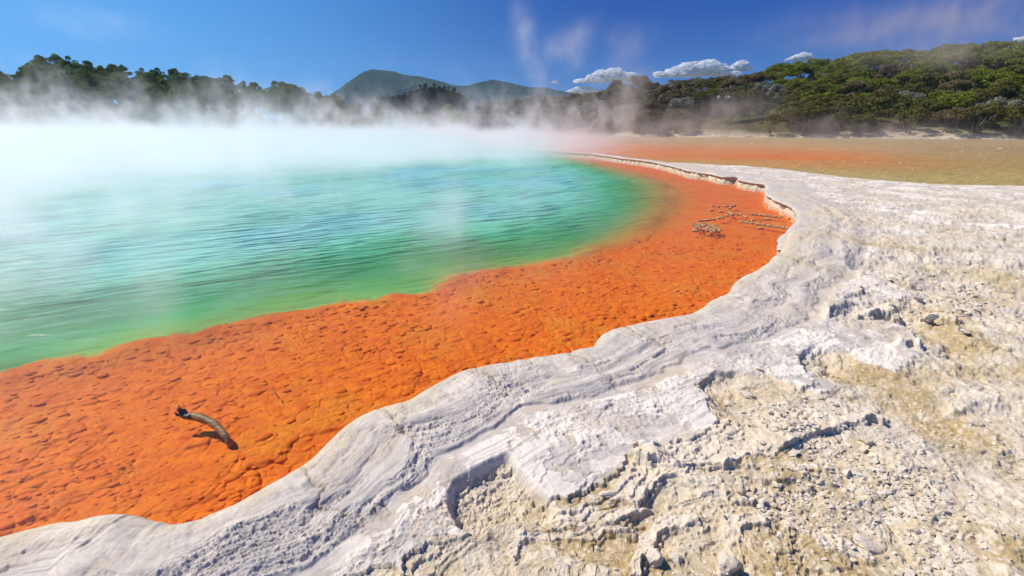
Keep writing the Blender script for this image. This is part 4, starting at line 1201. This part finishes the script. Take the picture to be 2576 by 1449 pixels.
# ------------------------------------------------------------------ crust knolls standing in the shallow orange water
m_, t_, o_ = new_mat('crust_knoll'); M_KNOLL = m_
P_ = node(t_, 'ShaderNodeTexCoord').outputs['Object']
b_ = principled(t_, o_, Roughness=0.9)
nk = noise(t_, P_, 14.0, 4, 0.6)
t_.links.new(mix(t_, nk.step(0.35, 0.62), (0.52, 0.40, 0.24), (0.40, 0.20, 0.06)), b_.inputs['Base Color'])
t_.links.new(bump(t_, nk, 0.8, 0.03), b_.inputs['Normal'])
iv2, if2 = ico(2)
KN = [(735,568,16,7,0,'small crust knoll farthest out, near a tinier one in the orange shallows'),
      (790,574,6,4,0,'tiniest crust knoll beside the farthest small one'),
      (872,572,24,15,0,'tall double crust knoll at the far side of the orange shallows'),
      (900,594,15,7,0,'low crust lump touching the tall double knoll'),
      (938,570,24,7,8,'slanting crust strip beside the tall double knoll'),
      (720,614,16,7,0,'small crust knoll directly nearer than the farthest one'),
      (812,626,22,9,0,'middling crust knoll between the double knoll and the long broken strip'),
      (906,638,26,11,-8,'two-humped crust knoll nearer than the tall double knoll'),
      (928,656,18,7,0,'low crust lump against the two-humped knoll'),
      (882,666,10,5,0,'little round crust knoll left alone below the two-humped one'),
      (1012,655,36,13,-4,'broad pale crust knoll between the two-humped one and the long far ridge'),
      (1056,673,18,6,-10,'flat crust tail of the broad pale knoll'),
      (1258,665,158,9,-16,'long straight crust ridge, the farther of the two'),
      (1278,700,36,12,-4,'crust hump between the two long ridges'),
      (1138,712,10,6,0,'little crust knoll just above the nearer long ridge'),
      (1500,697,10,7,0,'little crust knoll close to the undercut rim'),
      (815,689,32,10,4,'ragged crust knoll at the end of the broken strip'),
      (668,712,82,9,8,'broken crust strip with two gaps in the orange shallows'),
      (1290,764,280,8,-40,'longest crust ridge running to the rim, the nearer of the two'),
      (1215,793,26,9,0,'small crust knoll nearer than the longest ridge'),
      (668,784,112,26,0,'largest flat crust patch, brownish on top, in the orange shallows'),
      (556,818,30,10,-2,'small crust patch off the near corner of the largest patch')]
for k, (a, b, hw, hh, slope, lab) in enumerate(KN):
    cx_, cy_ = 1610 + 0.25 * a, 375.7 + 0.25 * b
    r = np.random.default_rng(1300 + k)
    x, y = ground_pt(cx_, cy_, 0.0)
    t3 = math.sqrt(x * x + y * y + 3); kx = t3 / F_D * 0.25
    L_ = hw * kx; flat_ = k == 20
    parts = []
    n_ = max(3, int(hw / 4)) * (4 if flat_ else 1)
    for j in range(n_):
        u = r.uniform(-1, 1) if flat_ else (-1 + 2 * (j + 0.5) / n_ + r.uniform(-.08, .08))
        x2, y2 = ground_pt(cx_ + 0.25 * hw * u, cy_ - 0.25 * slope * u * (1 if flat_ else 1), 0.0)
        if flat_: y2 += r.uniform(-1, 1) * 0.45 * math.sqrt(max(0, 1 - u * u))
        rad = max(hh * 0.40 * kx, 0.018) * r.uniform(0.7, 1.25) * (0.75 if flat_ else 1.0)
        v = iv2 * np.array([1.25, 1.25, 1.0]) * rad * (1 + 0.25 * fbm(iv2[:, 0] * 3 + j, iv2[:, 1] * 3 + iv2[:, 2] * 2, 3, 720)[:, None])
        parts.append((v + np.array([x2 - x, y2 - y, rad * 0.05]), if2))
        parts.append((iv2 * np.array([1.3, 1.3, 1.0]) * rad * 0.95 + np.array([x2 - x, y2 - y, -rad * 0.55]), if2))
    v, f = join(parts)
    o = mesh_from('crust_knoll', v, f, M_KNOLL); o.location = (x, y, 0)
    tag(o, lab, 'crust knoll', 'crusts in the orange shallows')

# ------------------------------------------------------------------ driftwood
m_, t_, o_ = new_mat('driftwood'); M_DRIFT = m_
P_ = node(t_, 'ShaderNodeTexCoord').outputs['Object']
b_ = principled(t_, o_, Roughness=0.6)
nd = noise(t_, scaled(t_, P_, (0.5, 1.6, 1)), 34.0, 4, 0.65, 0.6)
t_.links.new(mix(t_, nd.step(0.35, 0.65), (0.30, 0.16, 0.03), (0.08, 0.035, 0.008)), b_.inputs['Base Color'])
t_.links.new(bump(t_, nd, 0.8, 0.004), b_.inputs['Normal'])
m_, t_, o_ = new_mat('dark_wood'); M_DWOOD = m_
b_ = principled(t_, o_, Roughness=0.5); b_.inputs['Base Color'].default_value = (0.025, 0.012, 0.008, 1)
def W(cx_, cy_, z): x, y = ground_pt(cx_, cy_, z); return (float(x), float(y), z)
path = [W(468,1048,0.004), W(482,1047,0.010), W(500,1050,0.006), W(520,1057,-0.002), W(540,1068,-0.012), W(556,1083,-0.028), W(568,1098,-0.045), W(576,1112,-0.07), W(580,1122,-0.11)]
path = [np.array(p_) for p_ in path]
P3 = catmull(path, 5)
rr_ = np.interp(np.linspace(0, 1, len(P3)), [0, 0.15, 0.4, 0.7, 1], [0.017, 0.026, 0.025, 0.020, 0.017])
rr_ = rr_ * (1 + 0.22 * fbm(np.arange(len(P3)) * 0.23, np.zeros(len(P3)), 3, 770))
drift = mesh_from('driftwood', *[a for a in tube(P3, rr_, 14)], M_DRIFT)
tag(drift, 'crooked greyish branch with a dark splintered end rising from the orange shallows', 'driftwood')
sp = []
base = W(466, 1047, 0.012)
for (cx_, cy_, dz, rad) in ((455,1024,0.07,0.019),(441,1040,0.035,0.015),(450,1032,0.06,0.016),(447,1047,0.012,0.012),(460,1030,0.05,0.014),(448,1036,0.05,0.014)):
    tip = W(cx_, cy_ + dz * 260, 0.012); tip = (tip[0], tip[1], 0.012 + dz)
    sp.append(tube(bent(base, tip, rg, 6, 0.08), np.linspace(rad * 1.3, 0.0015, 6), 7))
sp.append(tube(np.array([W(478,1048,0.02), W(466,1048,0.018), W(455,1046,0.012)]), (0.016, 0.017, 0.006), 9))
sv, sf = join(sp)
mesh_from('splintered_end', sv, sf, M_DWOOD, drift)
twig = mesh_from('sunken_twig', *tube(catmull([np.array(W(686,974,-0.02)), np.array(W(690,985,-0.03)), np.array(W(697,995,-0.05)), np.array(W(703,1002,-0.07))], 3), np.full(10, 0.004), 6), M_DRIFT)
tag(twig, 'short thin twig stuck among the orange cobbles beyond the driftwood', 'twig')

# ------------------------------------------------------------------ bubbles drifting on the green water
m_, t_, o_ = new_mat('bubble'); 
g1_ = node(t_, 'ShaderNodeBsdfGlossy', Roughness=0.05); t1_ = node(t_, 'ShaderNodeBsdfTransparent'); x1_ = node(t_, 'ShaderNodeMixShader')
lw = node(t_, 'ShaderNodeLayerWeight', Blend=0.25); t_.links.new(T(t_, lw.outputs['Facing']).step(0.3, 1.0).s, x1_.inputs[0])
t_.links.new(t1_.outputs[0], x1_.inputs[1]); t_.links.new(g1_.outputs[0], x1_.inputs[2]); t_.links.new(x1_.outputs[0], o_.inputs['Surface'])
nb_ = 4200
by = 2.6 + 7.5 * rg.uniform(0, 1, nb_) ** 1.6; bxx = rg.uniform(-1.25, 0.35, nb_) * by
k_ = (sdist(bxx, by, DEEP) > 0.05) & (fbm(bxx * 0.8, by * 0.8, 3, 800) > 0.0)
by, bxx = by[k_], bxx[k_]; br = rg.lognormal(math.log(0.006), 0.4, len(by)) * np.clip(by / 4, 0.8, 1.6)
V = iv1[None] * br[:, None, None] + np.stack([bxx, by, br * 0.1], 1)[:, None]
F = (if1[None] + (np.arange(len(by)) * len(iv1))[:, None, None]).reshape(-1, 3)
o = mesh_from('foam', V.reshape(-1, 3), F, m_)
tag(o, 'froth of little bubbles drifting on the green water', kind='stuff')

# ------------------------------------------------------------------ lookout with visitors in the scrub
m_, t_, o_ = new_mat('weathered_timber'); M_TIMB = m_
b_ = principled(t_, o_, Roughness=0.9); t_.links.new(mix(t_, noise(t_, node(t_, 'ShaderNodeTexCoord').outputs['Object'], 8, 3), (0.09, 0.065, 0.05), (0.17, 0.13, 0.10)), b_.inputs['Base Color'])
def boxes(L):
    parts = []
    for (x0, y0, z0, x1, y1, z1) in L:
        v = np.array([(x0,y0,z0),(x1,y0,z0),(x1,y1,z0),(x0,y1,z0),(x0,y0,z1),(x1,y0,z1),(x1,y1,z1),(x0,y1,z1)], float)
        parts.append((v, np.array([(3,2,1,0),(4,5,6,7),(0,1,5,4),(1,2,6,5),(2,3,7,6),(3,0,4,7)])))
    return join(parts)
YD = 93.0
X0, X1 = wx_of(1788, YD), wx_of(1972, YD); ZD = float(pt_at_depth(1810, 263, YD)[2])
dk = bpy.data.objects.new('viewing_platform', None); COL.objects.link(dk); dk.location = (X0, YD, ZD)
tag(dk, 'long dark timber walkway with a railing half hidden in the scrub beyond the pond', 'walkway')
Wd = X1 - X0
mesh_from('deck', *boxes([(0, 0, -0.14, Wd, 1.8, 0)]), M_TIMB, dk, smooth=False)
mesh_from('railing', *boxes([(0, -0.05, 1.0, Wd, 0.02, 1.08), (0, -0.04, 0.5, Wd, 0.01, 0.55)]), M_TIMB, dk, smooth=False)
for k in range(9):
    xx = Wd * k / 8
    gz = float(ground_height_far(np.array([X0 + xx]), np.array([YD]))[0]) - ZD - 0.3
    mesh_from('post', *boxes([(xx - 0.07, -0.12, min(gz, -0.5), xx + 0.07, -0.055, 1.12)]), M_TIMB, dk, smooth=False)
def plain(name, col, rough=0.8):
    m, t, o = new_mat(name); b = principled(t, o, Roughness=rough); b.inputs['Base Color'].default_value = tuple(col) + (1,)
    return m
M_SKIN = plain('skin', (0.5, 0.3, 0.2)); M_HAIR = plain('hair', (0.05, 0.03, 0.02))
def person(x, y, z, rot, shirt, trousers, label, lean=0.0):
    def skin(name, nodes, edges, rad, mat, parent):
        me = bpy.data.meshes.new(name); me.from_pydata(nodes, edges, []); me.materials.append(mat)
        o = bpy.data.objects.new(name, me); COL.objects.link(o)
        md = o.modifiers.new('skin', 'SKIN'); md.use_smooth_shade = True
        for i, r_ in enumerate(rad): me.skin_vertices[0].data[i].radius = (r_ if hasattr(r_, '__len__') else (r_, r_))
        me.skin_vertices[0].data[0].use_root = True
        sb = o.modifiers.new('sub', 'SUBSURF'); sb.levels = sb.render_levels = 1
        if parent: o.parent = parent
        return o
    nodes = [(0,0,.95),(0,0,1.15),(0,lean*.5,1.38),(0,lean,1.50),(0,lean+.01,1.58),(0,lean+.02,1.70),
             (.10,0,.90),(.11,.02,.50),(.11,0,.06),(.11,.14,.03),(-.10,0,.90),(-.11,.02,.50),(-.11,0,.06),(-.11,.14,.03),
             (.19,lean,1.42),(.25,lean+.05,1.17),(.20,lean+.24,1.08),(.18,lean+.31,1.08),(-.19,lean,1.42),(-.25,lean+.05,1.17),(-.20,lean+.24,1.08),(-.18,lean+.31,1.08)]
    edges = [(0,1),(1,2),(2,3),(3,4),(4,5),(0,6),(6,7),(7,8),(8,9),(0,10),(10,11),(11,12),(12,13),(2,14),(14,15),(15,16),(16,17),(2,18),(18,19),(19,20),(20,21)]
    rad = [(.15,.11),(.14,.10),(.17,.10),.055,(.08,.09),(.085,.10),.09,.06,.045,.04,.09,.06,.045,.04,.055,.045,.035,.04,.055,.045,.035,.04]
    b = skin('person', nodes, edges, rad, M_SKIN, None); b.location = (x, y, z); b.rotation_euler = (0, 0, rot)
    tag(b, label, 'person', 'visitors on the walkway')
    skin('shirt', [(0,0,.98),(0,0,1.15),(0,lean*.5,1.38),(0,lean,1.47),(.19,lean,1.42),(.25,lean+.05,1.2),(-.19,lean,1.42),(-.25,lean+.05,1.2)], [(0,1),(1,2),(2,3),(2,4),(4,5),(2,6),(6,7)], [(.18,.14),(.17,.13),(.20,.13),.09,.08,.07,.08,.07], shirt, b)
    skin('trousers', [(0,0,1.0),(0,0,.93),(.10,0,.88),(.11,.02,.5),(.11,0,.12),(-.10,0,.88),(-.11,.02,.5),(-.11,0,.12)], [(0,1),(1,2),(2,3),(3,4),(1,5),(5,6),(6,7)], [(.16,.12),(.17,.13),.11,.085,.07,.11,.085,.07], trousers, b)
    skin('hair', [(0,lean-.02,1.66),(0,lean,1.74)], [(0,1)], [(.09,.10),(.085,.095)], M_HAIR, b)
M_WS = plain('white_shirt', (0.8, 0.8, 0.8)); M_DT = plain('dark_trousers', (0.04, 0.045, 0.07)); M_OS = plain('peach_shirt', (0.75, 0.5, 0.4))
person(wx_of(1803, YD), YD + 0.7, ZD, math.pi, M_WS, M_DT, 'person in a white shirt standing alone at the walkway railing')
person(wx_of(1821, YD), YD + 0.6, ZD, math.pi + 0.3, M_OS, M_DT, 'person in a peach shirt standing at the railing beside a white shirt', 0.06)
person(wx_of(1828, YD), YD + 0.9, ZD, math.pi - 0.4, M_WS, M_DT, 'person in a white shirt standing close behind the peach shirt')

# ------------------------------------------------------------------ steam (real volumes, scattered by the sun and the sky)
class G(T): pass
def volume_object(name, lo, hi, res, field, mat, kind='stuff'):
    """density grid computed by a node field over a box, at rest in the world"""
    ng = bpy.data.node_groups.new(name, 'GeometryNodeTree')
    ng.interface.new_socket('Geometry', in_out='INPUT', socket_type='NodeSocketGeometry')
    ng.interface.new_socket('Geometry', in_out='OUTPUT', socket_type='NodeSocketGeometry')
    go = ng.nodes.new('NodeGroupOutput')
    vc = ng.nodes.new('GeometryNodeVolumeCube')
    vc.inputs['Min'].default_value = lo; vc.inputs['Max'].default_value = hi
    for k, r_ in zip('XYZ', res): vc.inputs['Resolution ' + k].default_value = r_
    pos = ng.nodes.new('GeometryNodeInputPosition')
    sp = ng.nodes.new('ShaderNodeSeparateXYZ'); ng.links.new(pos.outputs[0], sp.inputs[0])
    x, y, z = (T(ng, sp.outputs[i]) for i in range(3))
    d = field(ng, pos.outputs[0], x, y, z)
    ng.links.new(d.s, vc.inputs['Density'])
    sm = ng.nodes.new('GeometryNodeSetMaterial'); sm.inputs['Material'].default_value = mat
    ng.links.new(vc.outputs[0], sm.inputs[0]); ng.links.new(sm.outputs[0], go.inputs[0])
    me = bpy.data.meshes.new(name)
    me.from_pydata([lo, hi], [], [])
    me.materials.append(mat)
    o = bpy.data.objects.new(name, me); COL.objects.link(o)
    md = o.modifiers.new('steam', 'NODES'); md.node_group = ng
    o['kind'] = kind
    return o

def mat_steam(name, pink=True, g=0.35, dens=1.0):
    m, t, o = new_mat(name)
    v = node(t, 'ShaderNodeVolumePrincipled', Density=dens, Anisotropy=g)
    v.inputs['Color'].default_value = (0.985, 0.97, 0.955, 1)
    t.links.new(v.outputs[0], o.inputs['Volume'])
    if pink:   # orange pool light painted into the scatter colour of thin steam on the right
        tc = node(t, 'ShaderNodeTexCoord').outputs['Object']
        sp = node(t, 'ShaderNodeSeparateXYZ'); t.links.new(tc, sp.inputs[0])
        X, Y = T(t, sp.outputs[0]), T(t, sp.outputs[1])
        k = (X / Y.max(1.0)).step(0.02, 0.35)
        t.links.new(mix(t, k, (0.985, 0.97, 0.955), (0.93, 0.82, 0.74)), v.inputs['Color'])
    return m
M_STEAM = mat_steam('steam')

def bank_field(t, P, x, y, z):
    az = x / y.max(1.0)
    n_big = noise(t, scaled(t, P, (1, 1, 0.2)), 0.075, 2, 0.5)
    n_mid = noise(t, scaled(t, P, (1, 1, 0.75)), 0.34, 5, 0.60, 0.9)
    y0 = az.step(-1.0, 0.1) * 12.0 + 7.5
    start = (y + (n_mid - 0.5) * 12.0).step(y0, y0 + 13.0)
    back = 1.0 - y.step(70.0, 80.0)
    left = 1.0 - az.step(-0.15, 0.35)
    n_col = noise(t, scaled(t, P, (1, 1, 0.55)), 0.15, 3, 0.55, 1.2)
    tall = n_col.step(0.46, 0.64)
    top = (n_big.step(0.34, 0.60) * tall * 7.0 + 1.4) * (left * 0.40 + 0.60) * y.step(8.0, 42.0).max(0.22)
    prof = (1.0 - z / top).sat()
    n_f = noise(t, scaled(t, P, (1, 1, 0.6)), 0.95, 3, 0.6, 0.8)
    clump = (n_mid * 0.78 + n_f * 0.22 - 0.535 + prof * 0.15).step(0.0, 0.11)
    core = (1.0 - z / (left * 0.3 + 0.35 + (n_mid * 0.6 + n_col * 0.4).step(0.42, 0.64) * 2.3)).sat().pow(1.3) * (left * 0.9 + 0.1) * (n_mid.step(0.30, 0.56) * 0.7 + 0.3)
    thin = 1.0 - az.step(-0.05, 0.40) * 0.86
    d = (clump * prof.pow(1.2) * (tall * 0.10 + 0.05) + core * 0.60) * thin
    return d * start * back
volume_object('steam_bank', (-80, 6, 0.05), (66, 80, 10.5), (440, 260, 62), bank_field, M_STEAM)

def veil_field(t, P, x, y, z):
    n = noise(t, scaled(t, P, (1.0, 0.55, 0.45)), 0.75, 4, 0.6, 1.2)
    n2 = noise(t, scaled(t, P, (1, 1, 0.2)), 0.22, 2, 0.5)
    f = n.step(0.45, 0.72) * (n2.step(0.36, 0.60) * 0.92 + 0.08)
    return f * (1.0 - z.step(0.3, 1.35)) * (1.0 - (x / y.max(1.0)).step(-1.15, -0.2)).max(0.30) * 1.8 * (1.0 - x.step(-1.5, 2.5)) * (y.step(2.7, 5.2) * 0.96 + 0.04) * (1.0 - y.step(11.0, 15.0))
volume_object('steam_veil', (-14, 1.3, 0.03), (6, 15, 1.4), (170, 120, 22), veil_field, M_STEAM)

def blobs_field(blobs, lo, hi, s_noise, dens, warp=2.2, tear=(0.38, 0.72)):
    """soft rising plumes: blobs of (x, z, rx, rz, strength) torn by noise"""
    def f(t, P, x, y, z):
        nx = noise(t, scaled(t, P, (1, 1, 1)), s_noise, 3, 0.55, 0.5) - 0.5
        P2 = scaled(t, P, (1.0, 1.0, -1.0))
        nz = noise(t, P2, s_noise * 1.2, 3, 0.55, 0.5) - 0.5
        fine = noise(t, scaled(t, P, (1, 1, 0.7)), s_noise * 2.2, 5, 0.62, 1.3).step(*tear)
        xx = x + nx * (warp * 2.4); zz = z + nz * (warp * 2.4)
        tot = None
        for (bx, bz, rx, rz, st) in blobs:
            g = (((xx - bx) * (1.0 / rx)).pow(2.0) + ((zz - bz) * (1.0 / rz)).pow(2.0)) * -1.0
            g = g.exp() * st
            tot = g if tot is None else tot + g
        yc = (lo + hi) / 2
        ty = (((y - yc) * (2.2 / (hi - lo))).pow(2.0) * -1.0).exp()
        return tot * fine * ty * dens
    return f
def plume(name, trace, Yp, depth, dens, s_noise, res, pad=2.5, warp=1.4, tear=(0.38, 0.72)):
    B = []
    for (cx_, cy_, rx, ry, st) in trace:
        X_, _, Z_ = pt_at_depth(cx_, cy_, Yp)
        k_ = Yp / (F_D * K0); B.append((float(X_), float(Z_), rx * k_, ry * k_, st))
    lo = (min(b[0] - 2 * b[2] for b in B) - pad, Yp - depth, max(0.1, min(b[1] - 2 * b[3] for b in B) - pad))
    hi = (max(b[0] + 2 * b[2] for b in B) + pad, Yp + depth, max(b[1] + 2 * b[3] for b in B) + pad)
    r_ = tuple(max(8, int((h_ - l_) / res)) for l_, h_ in zip(lo, hi))
    return volume_object(name, lo, hi, r_, blobs_field(B, Yp - depth, Yp + depth, s_noise, dens, warp, tear), M_STEAM)
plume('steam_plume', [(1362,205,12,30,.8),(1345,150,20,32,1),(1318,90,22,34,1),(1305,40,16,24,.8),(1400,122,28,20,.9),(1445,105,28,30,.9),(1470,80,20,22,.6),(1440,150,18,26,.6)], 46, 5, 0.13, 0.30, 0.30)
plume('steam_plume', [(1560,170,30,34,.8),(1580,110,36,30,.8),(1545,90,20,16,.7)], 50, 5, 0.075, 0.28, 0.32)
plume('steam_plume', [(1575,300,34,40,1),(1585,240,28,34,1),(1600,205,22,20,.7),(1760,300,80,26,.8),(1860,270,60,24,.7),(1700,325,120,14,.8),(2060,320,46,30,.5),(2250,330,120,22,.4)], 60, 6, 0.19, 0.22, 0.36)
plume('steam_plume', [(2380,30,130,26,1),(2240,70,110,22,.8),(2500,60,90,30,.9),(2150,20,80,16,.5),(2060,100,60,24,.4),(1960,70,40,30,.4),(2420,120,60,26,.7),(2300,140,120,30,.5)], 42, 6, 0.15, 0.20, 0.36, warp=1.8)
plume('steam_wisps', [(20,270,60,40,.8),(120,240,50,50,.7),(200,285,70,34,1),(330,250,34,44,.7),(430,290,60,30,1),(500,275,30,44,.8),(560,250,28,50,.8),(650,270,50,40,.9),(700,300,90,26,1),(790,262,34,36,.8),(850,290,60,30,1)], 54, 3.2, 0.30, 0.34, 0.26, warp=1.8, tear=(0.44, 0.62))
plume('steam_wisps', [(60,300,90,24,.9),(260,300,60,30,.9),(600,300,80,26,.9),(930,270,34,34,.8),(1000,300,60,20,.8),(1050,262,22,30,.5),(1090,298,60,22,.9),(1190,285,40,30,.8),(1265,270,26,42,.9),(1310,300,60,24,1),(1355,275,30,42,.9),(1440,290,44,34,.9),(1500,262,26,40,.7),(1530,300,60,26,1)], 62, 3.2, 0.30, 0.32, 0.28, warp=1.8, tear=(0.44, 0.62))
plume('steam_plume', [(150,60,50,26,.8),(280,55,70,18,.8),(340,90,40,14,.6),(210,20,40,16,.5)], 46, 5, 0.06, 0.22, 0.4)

# ------------------------------------------------------------------ air
m_, t_, o_ = new_mat('haze')
v_ = node(t_, 'ShaderNodeVolumePrincipled', Density=0.00012, Anisotropy=0.2)
v_.inputs['Color'].default_value = (0.45, 0.72, 1.0, 1)
t_.links.new(v_.outputs[0], o_.inputs['Volume'])
bx = [(-2200, -40, -6), (2200, -40, -6), (2200, 1900, -6), (-2200, 1900, -6)]
bv = bx + [(a, b, 212) for a, b, _ in bx]
o = mesh_from('haze', bv, np.array([(3,2,1,0),(4,5,6,7),(0,1,5,4),(1,2,6,5),(2,3,7,6),(3,0,4,7)]), m_, smooth=False); o['kind'] = 'stuff'
